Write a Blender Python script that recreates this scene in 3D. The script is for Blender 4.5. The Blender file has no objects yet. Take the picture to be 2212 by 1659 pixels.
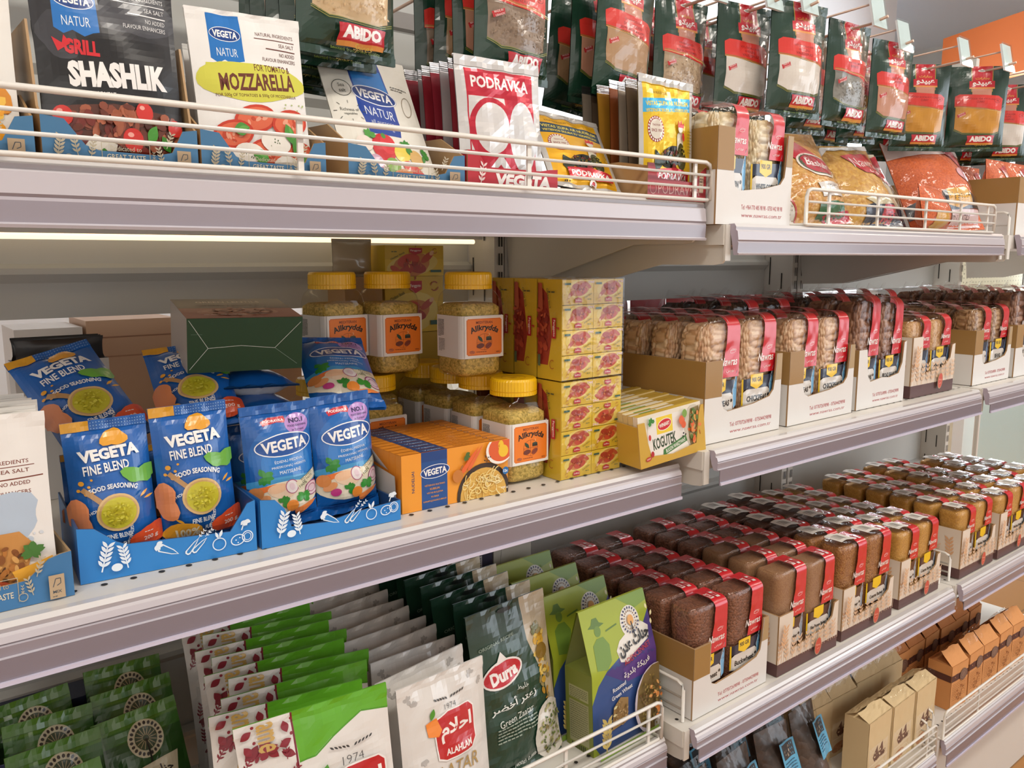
import bpy, math, random
from math import sin, cos, pi, sqrt, radians
from mathutils import Vector as V, Matrix, Euler, noise, geometry

SC = bpy.context.scene
COL = SC.collection
# ------------------------------------------------------------------ camera
ZC = 1.45
cd = bpy.data.cameras.new('camera'); cam = bpy.data.objects.new('camera', cd); COL.objects.link(cam)
cd.sensor_width = 36.0; cd.lens = 36.0 * 1767.6 / 2212; cd.clip_start = .01
_y, _p, _r = radians(38.408), radians(8.798), radians(-.047)
_f = V((sin(_y) * cos(_p), cos(_y) * cos(_p), -sin(_p))); _x = V((cos(_y), -sin(_y), 0)); _u = _x.cross(_f)
_x2 = _x * cos(_r) + _u * sin(_r); _u2 = _u * cos(_r) - _x * sin(_r)
m = Matrix((_x2, _u2, -_f)).transposed().to_4x4(); m.translation = (0, 0, ZC)
cam.matrix_world = m
SC.camera = cam
# ------------------------------------------------------------------ world, lights, exposure
SC.view_settings.view_transform = 'Standard'; SC.view_settings.look = 'None'
SC.view_settings.gamma = 1; SC.view_settings.exposure = 0.0; SC.view_settings.use_curve_mapping = False
W = bpy.data.worlds.new('sky'); SC.world = W; W.use_nodes = True
W.node_tree.nodes['Background'].inputs[0].default_value = (.62, .78, 1, 1)
W.node_tree.nodes['Background'].inputs[1].default_value = 1.2


def lamp(name, loc, rot, sx, sy, power, col):
    d = bpy.data.lights.new(name, 'AREA'); d.shape = 'RECTANGLE'; d.size = sx; d.size_y = sy
    d.energy = power; d.color = col
    o = bpy.data.objects.new(name, d); COL.objects.link(o); o.location = loc; o.rotation_euler = rot
    return o


# ceiling panels along the aisle in front of the shelves, and daylight through the shop window
for lx, ly, pw in ((-1.0, -.45, 24), (.9, -.45, 22), (2.8, -.45, 22), (4.7, -.3, 24)):
    lamp('ceiling_lamp_light', (lx, ly, 2.93), (0, 0, 0), 1.2, .35, pw, (1, .93, .83))
lamp('window_daylight', (4.2, -2.3, 1.7), (radians(90), 0, radians(22)), 3.0, 2.2, 66, (.80, .90, 1))
lamp('far_window_daylight', (6.2, 3.2, 1.6), (radians(90), 0, radians(100)), 2.4, 2.0, 190, (.85, .93, 1))
lamp('far_wall_fill_light', (3.4, 2.5, 3.5), (0, 0, 0), 1.6, .6, 70, (.95, .97, 1))  # fill light added out of view to brighten the far back wall
lamp('aisle_fill_light', (-1.2, -2.3, 2.0), (radians(82), 0, radians(-14)), 3.0, 1.6, 12, (1, .95, .88))  # added warm fill from behind the camera, no window stands there


# ------------------------------------------------------------------ colours and materials
def lin(c):
    return c / 12.92 if c <= .04045 else ((c + .055) / 1.055) ** 2.4


def H(s):
    return (lin(int(s[0:2], 16) / 255), lin(int(s[2:4], 16) / 255), lin(int(s[4:6], 16) / 255))


def newmat(name):
    m = bpy.data.materials.new(name); m.use_nodes = True
    n = m.node_tree.nodes
    return m, n, m.node_tree.links, n['Principled BSDF']


def bump(n, l, p, scale, strength, detail=2.0, dist=.002, kind='noise'):
    tc = n.new('ShaderNodeTexCoord')
    t = n.new('ShaderNodeTexNoise' if kind == 'noise' else 'ShaderNodeTexVoronoi')
    t.inputs['Scale'].default_value = scale
    if kind == 'noise': t.inputs['Detail'].default_value = detail
    b = n.new('ShaderNodeBump'); b.inputs['Strength'].default_value = strength; b.inputs['Distance'].default_value = dist
    if kind != 'noise': b.invert = True
    l.new(tc.outputs['Object'], t.inputs['Vector'])
    l.new(t.outputs['Fac' if kind == 'noise' else 'Distance'], b.inputs['Height'])
    l.new(b.outputs['Normal'], p.inputs['Normal'])
    return t


def print_mat(name, rough, coat, bs=0, bstr=0, metal=0):
    m, n, l, p = newmat(name)
    a = n.new('ShaderNodeAttribute'); a.attribute_name = 'Col'
    l.new(a.outputs['Color'], p.inputs['Base Color'])
    p.inputs['Roughness'].default_value = rough; p.inputs['Coat Weight'].default_value = coat
    p.inputs['Coat Roughness'].default_value = .12; p.inputs['Metallic'].default_value = metal
    if bs: bump(n, l, p, bs, bstr)
    return m


def plain(name, col, rough=.5, metal=0, bs=0, bstr=0, coat=0, emit=0):
    m, n, l, p = newmat(name)
    p.inputs['Base Color'].default_value = (*col, 1); p.inputs['Roughness'].default_value = rough
    p.inputs['Metallic'].default_value = metal; p.inputs['Coat Weight'].default_value = coat
    if bs: bump(n, l, p, bs, bstr)
    if emit:
        p.inputs['Emission Color'].default_value = (*col, 1); p.inputs['Emission Strength'].default_value = emit
    return m


def clear(name, tint, gloss, rough, bs=0, bstr=0, dist=.002):
    m, n, l, p = newmat(name)
    n.remove(p)
    tr = n.new('ShaderNodeBsdfTransparent'); tr.inputs[0].default_value = (*tint, 1)
    gl = n.new('ShaderNodeBsdfGlossy'); gl.inputs['Roughness'].default_value = rough
    fr = n.new('ShaderNodeLayerWeight'); fr.inputs[0].default_value = .5
    pw = n.new('ShaderNodeMath'); pw.operation = 'POWER'; pw.inputs[1].default_value = 4.5
    ad = n.new('ShaderNodeMath'); ad.operation = 'MULTIPLY_ADD'; ad.use_clamp = True; ad.inputs[1].default_value = .5; ad.inputs[2].default_value = gloss
    mx = n.new('ShaderNodeMixShader')
    l.new(fr.outputs['Facing'], pw.inputs[0]); l.new(pw.outputs[0], ad.inputs[0]); l.new(ad.outputs[0], mx.inputs[0])
    l.new(tr.outputs[0], mx.inputs[1]); l.new(gl.outputs[0], mx.inputs[2])
    l.new(mx.outputs[0], n['Material Output'].inputs[0])
    if bs:
        tc = n.new('ShaderNodeTexCoord'); t = n.new('ShaderNodeTexNoise'); t.inputs['Scale'].default_value = bs
        b = n.new('ShaderNodeBump'); b.inputs['Strength'].default_value = bstr; b.inputs['Distance'].default_value = dist
        l.new(tc.outputs['Object'], t.inputs['Vector']); l.new(t.outputs['Fac'], b.inputs['Height'])
        l.new(b.outputs['Normal'], gl.inputs['Normal']); l.new(b.outputs['Normal'], fr.inputs['Normal'])
    return m


def grain(name, c1, c2, scale, bstr, rough=.45, dist=.004):
    bstr *= .55
    """packed seeds or pulses: one voronoi cell is one grain"""
    m, n, l, p = newmat(name)
    tc = n.new('ShaderNodeTexCoord'); vo = n.new('ShaderNodeTexVoronoi'); vo.inputs['Scale'].default_value = scale
    l.new(tc.outputs['Object'], vo.inputs['Vector'])
    sp = n.new('ShaderNodeSeparateColor'); l.new(vo.outputs['Color'], sp.inputs[0])
    mx = n.new('ShaderNodeMix'); mx.data_type = 'RGBA'
    mx.inputs[6].default_value = (*c1, 1); mx.inputs[7].default_value = (*c2, 1)
    l.new(sp.outputs[0], mx.inputs[0]); l.new(mx.outputs[2], p.inputs['Base Color'])
    b = n.new('ShaderNodeBump'); b.invert = True; b.inputs['Strength'].default_value = bstr; b.inputs['Distance'].default_value = dist
    l.new(vo.outputs['Distance'], b.inputs['Height']); l.new(b.outputs['Normal'], p.inputs['Normal'])
    p.inputs['Roughness'].default_value = rough
    return m


GLOSS = print_mat('printed_film', .3, .6, 34, .35)
CARD = print_mat('printed_card', .5, .15)
PAPER = print_mat('printed_paper', .75, 0)
FOILM = print_mat('printed_foil', .26, .5, 50, .3, .35)
WHITE = plain('white_powder_coat', H('dcd8d0'), .4)
WIREM = plain('white_wire_coat', H('e6e2da'), .35, coat=.2)
GREY = plain('grey_sheet_metal', H('c6c7c3'), .5)
GREYD = plain('bracket_grey_metal', H('9b9794'), .5)
STRIPM = print_mat('price_strip_plastic', .28, .4)
CLEARP = clear('clear_jar_plastic', (.97, .96, .92), .03, .06, 14, .15)
FILM = clear('clear_bag_film', (.98, .98, .98), .035, .09, 48, .7, .004)
FLAP = plain('grey_strip_flap', H('847c86'), .22, 0, 0, 0, .4)
GLASSM = clear('pane_glass', (.92, .965, .955), .08, .03)
SILVER = plain('crimped_silver_foil', (.78, .78, .8), .28, 1, 90, .4)
LID = plain('yellow_jar_lid', H('f4c00c'), .35, coat=.2)
SPICE = grain('mixed_seasoning', H('e0c26c'), H('a08a3e'), 420, .3, .8, .002)


# ------------------------------------------------------------------ mesh collector
def clip3(t, w, h):
    if all(-1e-6 <= p[0] <= w + 1e-6 and -1e-6 <= p[1] <= h + 1e-6 for p in t): return [t]
    P = list(t)
    for ax, lim, sg in ((0, 0, 1), (0, w, -1), (1, 0, 1), (1, h, -1)):
        Q = []
        for i in range(len(P)):
            a, b = P[i - 1], P[i]; da, db = (a[ax] - lim) * sg, (b[ax] - lim) * sg
            if (da < 0) != (db < 0): k = da / (da - db); Q.append((a[0] + (b[0] - a[0]) * k, a[1] + (b[1] - a[1]) * k))
            if db >= 0: Q.append(b)
        P = Q
        if len(P) < 3: return []
    return [(P[0], P[i], P[i + 1]) for i in range(1, len(P) - 1)]


class M:
    def __init__(s): s.v = []; s.f = []; s.c = []; s.m = []; s.s = []

    def P(s, pts, col=(1, 1, 1), mat=0, sm=False):
        b = len(s.v); s.v += [tuple(p) for p in pts]
        s.f.append(tuple(range(b, b + len(pts)))); s.c.append(col); s.m.append(mat); s.s.append(sm)

    def box(s, x0, x1, y0, y1, z0, z1, col=(1, 1, 1), mat=0, cols=None):
        b = len(s.v)
        s.v += [(x0, y0, z0), (x1, y0, z0), (x1, y1, z0), (x0, y1, z0), (x0, y0, z1), (x1, y0, z1), (x1, y1, z1), (x0, y1, z1)]
        cols = cols or {}
        for k, q in (('b', (3, 2, 1, 0)), ('t', (4, 5, 6, 7)), ('f', (0, 1, 5, 4)), ('r', (1, 2, 6, 5)), ('k', (2, 3, 7, 6)), ('l', (3, 0, 4, 7))):
            s.f.append(tuple(b + i for i in q)); s.c.append(cols.get(k, col)); s.m.append(mat); s.s.append(False)

    def grid(s, fn, nu, nv, col=(1, 1, 1), mat=0, sm=True, flip=False, tri=False):
        b = len(s.v)
        for j in range(nv + 1):
            for i in range(nu + 1): s.v.append(tuple(fn(i / nu, j / nv)))
        for j in range(nv):
            for i in range(nu):
                a = b + j * (nu + 1) + i
                q = (a, a + 1, a + nu + 2, a + nu + 1)
                if tri:
                    s.f.append((q[0], q[1], q[2])); s.c.append(col); s.m.append(mat); s.s.append(sm); q = (q[0], q[2], q[3])
                s.f.append(q[::-1] if flip else q)
                s.c.append(col((i + .5) / nu, (j + .5) / nv) if callable(col) else col); s.m.append(mat); s.s.append(sm)

    def tube(s, pts, r, col=(1, 1, 1), n=6, mat=0):
        b = len(s.v); pts = [V(p) for p in pts]
        for i, p in enumerate(pts):
            t = (pts[min(i + 1, len(pts) - 1)] - pts[max(i - 1, 0)]).normalized()
            a = t.cross(V((0, 0, 1)) if abs(t.z) < .9 else V((0, 1, 0))).normalized(); c = t.cross(a)
            for k in range(n):
                w = 2 * pi * k / n; s.v.append(tuple(p + a * (r * cos(w)) + c * (r * sin(w))))
        for i in range(len(pts) - 1):
            for k in range(n):
                k2 = (k + 1) % n
                s.f.append((b + i * n + k, b + i * n + k2, b + (i + 1) * n + k2, b + (i + 1) * n + k)); s.c.append(col); s.m.append(mat); s.s.append(True)
        for e in (0, len(pts) - 1):
            s.f.append(tuple(b + e * n + k for k in range(n))); s.c.append(col); s.m.append(mat); s.s.append(False)

    def prism(s, poly, y0, y1, col=(1, 1, 1), mat=0, side=None, ax='y'):
        """extrude a polygon (x,z) along y, or (y,z) along x when ax == 'x'"""
        g = (lambda p, y: (p[0], y, p[1])) if ax == 'y' else (lambda p, y: (y, p[0], p[1]))
        n = len(poly)
        s.P([g(p, y0) for p in poly], col, mat); s.P([g(p, y1) for p in poly][::-1], side or col, mat)
        for i in range(n):
            a, b = poly[i], poly[(i + 1) % n]
            s.P([g(a, y0), g(a, y1), g(b, y1), g(b, y0)], side or col, mat)

    def ring(s, prof, n, fn, col=(1, 1, 1), mat=0, sm=True, caps=True):
        """closed rings: fn(angle, k) gives the point of profile step k"""
        b = len(s.v)
        for k in range(len(prof)):
            for i in range(n): s.v.append(tuple(fn(2 * pi * i / n, prof[k])))
        for k in range(len(prof) - 1):
            for i in range(n):
                j = (i + 1) % n
                s.f.append((b + k * n + i, b + k * n + j, b + (k + 1) * n + j, b + (k + 1) * n + i)); s.c.append(col); s.m.append(mat); s.s.append(sm)
        if caps:
            for k in (0, len(prof) - 1):
                s.f.append(tuple(b + k * n + i for i in range(n))[::-1 if k == 0 else 1]); s.c.append(col); s.m.append(mat); s.s.append(False)

    def art(s, A, fn, off=.0004, step=.00005, L=9, mat=0):
        """lay a flat printed design on the surface fn(u,v) with u,v in 0..1"""
        def P3(q, o):
            u, v = q[0] / A.w, q[1] / A.h
            p = V(fn(u, v)); e = .004
            du = V(fn(u + e, v)) - V(fn(u - e, v)); dv = V(fn(u, v + e)) - V(fn(u, v - e))
            nn = du.cross(dv); nn.normalize()
            return p + nn * o
        for k, (tris, col) in enumerate(A.it):
            o = off + step * k
            ids = {}
            def vid(q):
                key = (round(q[0], 6), round(q[1], 6))
                if key not in ids: ids[key] = len(s.v); s.v.append(tuple(P3(q, o)))
                return ids[key]
            st = list(tris) if A.free else [t for q in tris for t in clip3(q, A.w, A.h)]
            while st:
                a, b, c = st.pop()
                e = [((a[0] - b[0]) ** 2 + (a[1] - b[1]) ** 2, 0), ((b[0] - c[0]) ** 2 + (b[1] - c[1]) ** 2, 1), ((c[0] - a[0]) ** 2 + (c[1] - a[1]) ** 2, 2)]
                mxe = max(e)
                if mxe[0] > L * L:
                    t = (a, b, c); i = mxe[1]; p, q, r = t[i], t[(i + 1) % 3], t[(i + 2) % 3]
                    mm = ((p[0] + q[0]) / 2, (p[1] + q[1]) / 2)
                    st.append((p, mm, r)); st.append((mm, q, r)); continue
                if abs((b[0] - a[0]) * (c[1] - a[1]) - (b[1] - a[1]) * (c[0] - a[0])) < 1e-12: continue
                if (b[0] - a[0]) * (c[1] - a[1]) - (b[1] - a[1]) * (c[0] - a[0]) < 0: b, c = c, b
                s.f.append((vid(a), vid(b), vid(c))); s.c.append(col); s.m.append(mat); s.s.append(True)
        return s

    def artgrid(s, A, us, vs, f, off=.0004, step=.00003, mat=0):
        """lay a design on a facetted surface: every mark is cut along the facets it crosses"""
        w, h = A.w, A.h; X = [u * w for u in us]; Y = [v * h for v in vs]; e = .003
        P = [[V(f(u, v)) for u in us] for v in vs]
        N = []
        for j, v in enumerate(vs):
            R = []
            for i, u in enumerate(us):
                a, b, c, d = P[j][max(i - 1, 0)], P[j][min(i + 1, len(us) - 1)], P[max(j - 1, 0)][i], P[min(j + 1, len(vs) - 1)][i]
                n = (b - a).cross(d - c); n.normalize(); R.append(n)
            N.append(R)

        def cut(p, ax, ay, k):
            q = []
            for i in range(len(p)):
                a, b = p[i - 1], p[i]; da, db = a[0] * ax + a[1] * ay - k, b[0] * ax + b[1] * ay - k
                if (da < 0) != (db < 0): t = da / (da - db); q.append((a[0] + (b[0] - a[0]) * t, a[1] + (b[1] - a[1]) * t))
                if db >= 0: q.append(b)
            return q

        for k, (tris, col) in enumerate(A.it):
            o = off + step * k; ids = {}
            for t in tris:
                x0, x1 = min(p[0] for p in t), max(p[0] for p in t); y0, y1 = min(p[1] for p in t), max(p[1] for p in t)
                if (t[1][0] - t[0][0]) * (t[2][1] - t[0][1]) < (t[1][1] - t[0][1]) * (t[2][0] - t[0][0]): t = t[::-1]
                for i in range(len(X) - 1):
                    if X[i + 1] <= x0 or X[i] >= x1: continue
                    c = list(t)
                    if x0 < X[i]: c = cut(c, 1, 0, X[i])
                    if x1 > X[i + 1]: c = cut(c, -1, 0, -X[i + 1])
                    for j in range(len(Y) - 1):
                        if Y[j + 1] <= y0 or Y[j] >= y1: continue
                        d = c
                        if y0 < Y[j]: d = cut(d, 0, 1, Y[j])
                        if y1 > Y[j + 1]: d = cut(d, 0, -1, -Y[j + 1])
                        if len(d) < 3: continue
                        sx, sy = 1 / (X[i + 1] - X[i]), 1 / (Y[j + 1] - Y[j]); kk = X[i] * sx - Y[j] * sy
                        for up in (0, 1):
                            g = cut(d, sx, -sy, kk) if not up else cut(d, -sx, sy, -kk)
                            if len(g) < 3: continue
                            F = []
                            for q in g:
                                key = (round(q[0], 4), round(q[1], 4), up, i, j)
                                if key not in ids:
                                    a, b = (q[0] - X[i]) * sx, (q[1] - Y[j]) * sy
                                    wt = ((i, j, 1 - a), (i + 1, j, a - b), (i + 1, j + 1, b)) if not up else ((i, j, 1 - b), (i, j + 1, b - a), (i + 1, j + 1, a))
                                    p = V((0, 0, 0)); n = V((0, 0, 0))
                                    for ii, jj, ww in wt: p += P[jj][ii] * ww; n += N[jj][ii] * ww
                                    ids[key] = len(s.v); s.v.append(tuple(p + n * o))
                                if not F or F[-1] != ids[key]: F.append(ids[key])
                            if len(F) > 1 and F[0] == F[-1]: F.pop()
                            if len(set(F)) < 3 or len(set(F)) != len(F): continue
                            s.f.append(tuple(F)); s.c.append(col); s.m.append(mat); s.s.append(True)
        return s

    def mesh(s, name, mats):
        me = bpy.data.meshes.new(name); me.from_pydata(s.v, [], s.f)
        for mt in (mats if isinstance(mats, (list, tuple)) else [mats]): me.materials.append(mt)
        me.polygons.foreach_set('material_index', s.m); me.polygons.foreach_set('use_smooth', s.s)
        a = me.attributes.new('Col', 'FLOAT_COLOR', 'FACE')
        a.data.foreach_set('color', [x for c in s.c for x in (c[0], c[1], c[2], 1)])
        me.update()
        return me

    def build(s, name, mats, parent=None, loc=None, rot=None):
        o = bpy.data.objects.new(name, s.mesh(name, mats)); COL.objects.link(o)
        if parent: o.parent = parent
        if loc: o.location = loc
        if rot: o.rotation_euler = rot
        return o


def tag(o, label, cat, group=None):
    o['label'] = label; o['category'] = cat
    if group: o['group'] = group
    return o


def thing(name, label, cat, loc=(0, 0, 0), rot=(0, 0, 0), group=None):
    o = bpy.data.objects.new(name, None); COL.objects.link(o); o.location = loc; o.rotation_euler = rot
    o.empty_display_size = .02
    return tag(o, label, cat, group)


def dup(root, label, loc, rot=None, group=None, skip=()):
    r = root.copy(); COL.objects.link(r); r.location = loc
    if rot is not None: r.rotation_euler = rot
    r['label'] = label
    if group: r['group'] = group
    for ch in KIDS[root.name]:
        if ch.name.split('.')[0] in skip: continue
        c = ch.copy(); COL.objects.link(c); c.parent = r
        for g in KIDS.get(ch.name, ()):
            d = g.copy(); COL.objects.link(d); d.parent = c
    return r


class _Kids(dict):
    def __missing__(s, k):
        return [o for o in bpy.data.objects if o.parent and o.parent.name == k]

    def get(s, k, d=None): return s[k]


KIDS = _Kids()


def structure(o): o['kind'] = 'structure'; return o


# ------------------------------------------------------------------ flat printed designs
_gl = {}


def glyphs(t, bold, sh):
    k = (t, bold, sh)
    if k not in _gl:
        cu = bpy.data.curves.new('t', 'FONT'); cu.body = t; cu.resolution_u = 2; cu.offset = bold; cu.shear = sh
        ob = bpy.data.objects.new('t', cu); me = bpy.data.meshes.new_from_object(ob); me.calc_loop_triangles()
        vs = [(v.co.x, v.co.y) for v in me.vertices]
        tr = [tuple(vs[i] for i in lt.vertices) for lt in me.loop_triangles]
        bpy.data.objects.remove(ob); bpy.data.curves.remove(cu); bpy.data.meshes.remove(me)
        xs = [v[0] for v in vs] or [0]; ys = [v[1] for v in vs] or [0]
        _gl[k] = (tr, min(xs), max(xs), min(ys), max(ys))
    return _gl[k]


class Art:
    """a design of w by h metres; later marks lie over earlier ones"""
    def __init__(s, w, h): s.w = w; s.h = h; s.it = []; s.free = False

    def poly(s, pts, col):
        tr = geometry.tessellate_polygon([[V((p[0], p[1], 0)) for p in pts]])
        s.it.append(([tuple(tuple(pts[i][:2]) for i in t) for t in tr], H(col) if isinstance(col, str) else col)); return s

    def rect(s, x0, y0, x1, y1, col): return s.poly([(x0, y0), (x1, y0), (x1, y1), (x0, y1)], col)

    def ell(s, cx, cy, rx, ry, col, rot=0, n=18, a0=0, a1=360):
        c, q = cos(radians(rot)), sin(radians(rot)); P = []
        full = a1 - a0 >= 360
        for i in range(n if full else n + 1):
            a = radians(a0 + (a1 - a0) * i / n); x, y = rx * cos(a), ry * sin(a); P.append((cx + x * c - y * q, cy + x * q + y * c))
        return s.poly(P, col)

    def blob(s, cx, cy, rx, ry, col, seed=1, k=.25, n=20):
        r = random.Random(seed); ph = [r.random() * 6.28 for _ in range(3)]
        return s.poly([(cx + rx * cos(a) * (1 + k * (sin(2 * a + ph[0]) + .6 * sin(3 * a + ph[1]) + .4 * sin(5 * a + ph[2])) / 2),
                        cy + ry * sin(a) * (1 + k * (sin(2 * a + ph[0]) + .6 * sin(3 * a + ph[1]) + .4 * sin(5 * a + ph[2])) / 2))
                       for a in (2 * pi * i / n for i in range(n))], col)

    def line(s, pts, wd, col):
        tr = []
        for (x0, y0), (x1, y1) in zip(pts, pts[1:]):
            d = sqrt((x1 - x0) ** 2 + (y1 - y0) ** 2) or 1e-9; nx, ny = -(y1 - y0) / d * wd / 2, (x1 - x0) / d * wd / 2
            q = [(x0 + nx, y0 + ny), (x0 - nx, y0 - ny), (x1 - nx, y1 - ny), (x1 + nx, y1 + ny)]
            tr += [(q[0], q[1], q[2]), (q[0], q[2], q[3])]
        s.it.append((tr, H(col))); return s

    def circ(s, cx, cy, rx, ry, wd, col, rot=0, n=20, a0=0, a1=360):
        c, q = cos(radians(rot)), sin(radians(rot))
        P = []
        for i in range(n + 1):
            a = radians(a0 + (a1 - a0) * i / n); x, y = rx * cos(a), ry * sin(a); P.append((cx + x * c - y * q, cy + x * q + y * c))
        return s.line(P, wd, col)

    def text(s, t, cx, cy, hh, col, rot=0, wid=None, bold=.012, sh=0, arc=None, stretch=1):
        """hh: height of the lettering; wid: fit to this width; arc: bend around a radius"""
        tr, x0, x1, y0, y1 = glyphs(t, bold, sh)
        ky = hh / (y1 - y0 or 1); kx = wid / (x1 - x0 or 1) if wid else ky * stretch
        mx, my = (x0 + x1) / 2, (y0 + y1) / 2; c, q = cos(radians(rot)), sin(radians(rot))
        def f(p):
            x, y = (p[0] - mx) * kx, (p[1] - my) * ky
            if arc: a = x / arc; x, y = sin(a) * (arc + y), cos(a) * (arc + y) - arc
            return (cx + x * c - y * q, cy + x * q + y * c)
        s.it.append(([tuple(f(p) for p in t3) for t3 in tr], H(col))); return s

    def lines(s, x0, x1, y0, dy, n, th, col, seed=3):
        """small print too small to read: short dashes of words"""
        r = random.Random(seed); tr = []
        for k in range(n):
            x = x0; y = y0 - dy * k
            while x < x1 - th:
                w = min(th * r.uniform(1.5, 5), x1 - x)
                tr += [((x, y), (x + w, y), (x + w, y + th)), ((x, y), (x + w, y + th), (x, y + th))]; x += w + th * .8
                if k == n - 1 and x > (x0 + x1) / 2: break
        s.it.append((tr, H(col))); return s

    def food(s, cx, cy, rx, ry, cols, n, size, seed=1, disc=True):
        """heap of pieces inside an ellipse"""
        r = random.Random(seed)
        for k in range(n):
            a, d = r.random() * 6.28, sqrt(r.random())
            z = size * r.uniform(.6, 1.25)
            s.ell(cx + rx * d * cos(a), cy + ry * d * sin(a), z, z * r.uniform(.35, .8), r.choice(cols), r.uniform(0, 180), 9)
        return s

    def leaf(s, cx, cy, L, col, rot=0, fat=.35):
        c, q = cos(radians(rot)), sin(radians(rot)); P = []
        for i in range(13):
            t = i / 12; P.append((t * L - L / 2, fat * L * sin(pi * t) * .5))
        for i in range(11, 0, -1):
            t = i / 12; P.append((t * L - L / 2, -fat * L * sin(pi * t) * .5))
        return s.poly([(cx + x * c - y * q, cy + x * q + y * c) for x, y in P], col)

    def sprig(s, cx, cy, L, col, rot=90, n=4):
        c, q = cos(radians(rot)), sin(radians(rot))
        s.line([(cx - c * L / 2, cy - q * L / 2), (cx + c * L / 2, cy + q * L / 2)], L * .05, col)
        for i in range(n):
            t = -.3 + .75 * i / (n - 1); x, y = cx + c * L * t, cy + q * L * t
            for sg in (-1, 1):
                a = radians(rot + sg * 42); s.leaf(x + cos(a) * L * .16, y + sin(a) * L * .16, L * .33, col, rot + sg * 42)
        return s

    def herb(s, cx, cy, r0, col, seed=1, n=7):
        r = random.Random(seed)
        for i in range(n):
            a = r.random() * 360; s.leaf(cx + cos(radians(a)) * r0 * .5, cy + sin(radians(a)) * r0 * .5, r0 * 1.1, col, a, .6)
        return s

    def carrot(s, cx, cy, L, col='f08437', rot=0, wd=.28):
        c, q = cos(radians(rot)), sin(radians(rot))
        P = [(-L / 2, 0), (-L * .2, -wd * L * .3), (L * .4, -wd * L * .5), (L / 2, -wd * L * .25), (L / 2, wd * L * .25), (L * .4, wd * L * .5), (-L * .2, wd * L * .3)]
        return s.poly([(cx + x * c - y * q, cy + x * q + y * c) for x, y in P], col)

    def bird(s, cx, cy, k, body='d8a24a'):
        """a roast chicken on its side"""
        s.ell(cx, cy, 1.0 * k, .55 * k, body, 12); s.ell(cx - .15 * k, cy + .2 * k, .6 * k, .3 * k, 'c4462a', 12)
        s.ell(cx + .25 * k, cy - .1 * k, .55 * k, .25 * k, 'a83420', -12); s.ell(cx - .3 * k, cy - .25 * k, .45 * k, .2 * k, 'b53d24', 20)
        s.ell(cx + .85 * k, cy + .35 * k, .4 * k, .16 * k, 'b8482a', 35); s.ell(cx + 1.1 * k, cy + .55 * k, .14 * k, .1 * k, 'e3b98a', 35)
        s.ell(cx - .85 * k, cy - .2 * k, .3 * k, .14 * k, 'c05232', -30)
        return s

# ------------------------------------------------------------------ the room
def slab(name, x0, x1, y0, y1, z0, z1, mat):
    b = M(); b.box(x0, x1, y0, y1, z0, z1); return structure(b.build(name, mat))


FLOORM, _n, _l, _p = newmat('orange_brown_floor_tiles')
_tc = _n.new('ShaderNodeTexCoord'); _br = _n.new('ShaderNodeTexBrick'); _br.offset = 0
_br.inputs['Scale'].default_value = 1; _br.inputs['Brick Width'].default_value = .4; _br.inputs['Row Height'].default_value = .4
_br.inputs['Mortar Size'].default_value = .004
_br.inputs['Color1'].default_value = (*H('b07a3c'), 1); _br.inputs['Color2'].default_value = (*H('a57036'), 1); _br.inputs['Mortar'].default_value = (*H('8a6136'), 1)
_l.new(_tc.outputs['Object'], _br.inputs['Vector']); _l.new(_br.outputs['Color'], _p.inputs['Base Color']); _p.inputs['Roughness'].default_value = .35
PLASTER = plain('white_wall_plaster', H('e6e8ea'), .8, bs=30, bstr=.05)
slab('floor', -2.6, 9, -2.7, 5, -.05, 0, FLOORM)
slab('ceiling', -2.6, 9, -2.7, 5, 3.6, 3.65, PLASTER)
slab('wall_back', -2.6, 6.5, 3.4, 3.5, 0, 3.6, PLASTER)
slab('wall_front', -2.6, 9, -2.7, -2.6, 0, 3.6, PLASTER)
slab('wall_left', -2.7, -2.6, -2.7, 5, 0, 3.6, PLASTER)
slab('wall_right', 9, 9.1, -2.7, 5, 0, 3.6, plain('beige_wall_paint', H('cfc9bd'), .8))
slab('wall_far', 6.5, 9, 4.9, 5, 0, 3.6, PLASTER)
_b = M(); _b.prism([(6.44, 3.0), (5.0, -.09), (5.1, -.13), (6.54, 2.96)], 2.66, 3.04)
_o = _b.build('trim_1', plain('orange_bulkhead_paint', H('c9682c'), .6))
_o.data.transform(Matrix(((1, 0, 0, 0), (0, 0, 1, 0), (0, 1, 0, 0), (0, 0, 0, 1)))); _o.data.flip_normals(); structure(_o)


# ------------------------------------------------------------------ the shelving
X1, X2, X3 = .947, 1.889, 2.83
DK = H('2b2724')


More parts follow.
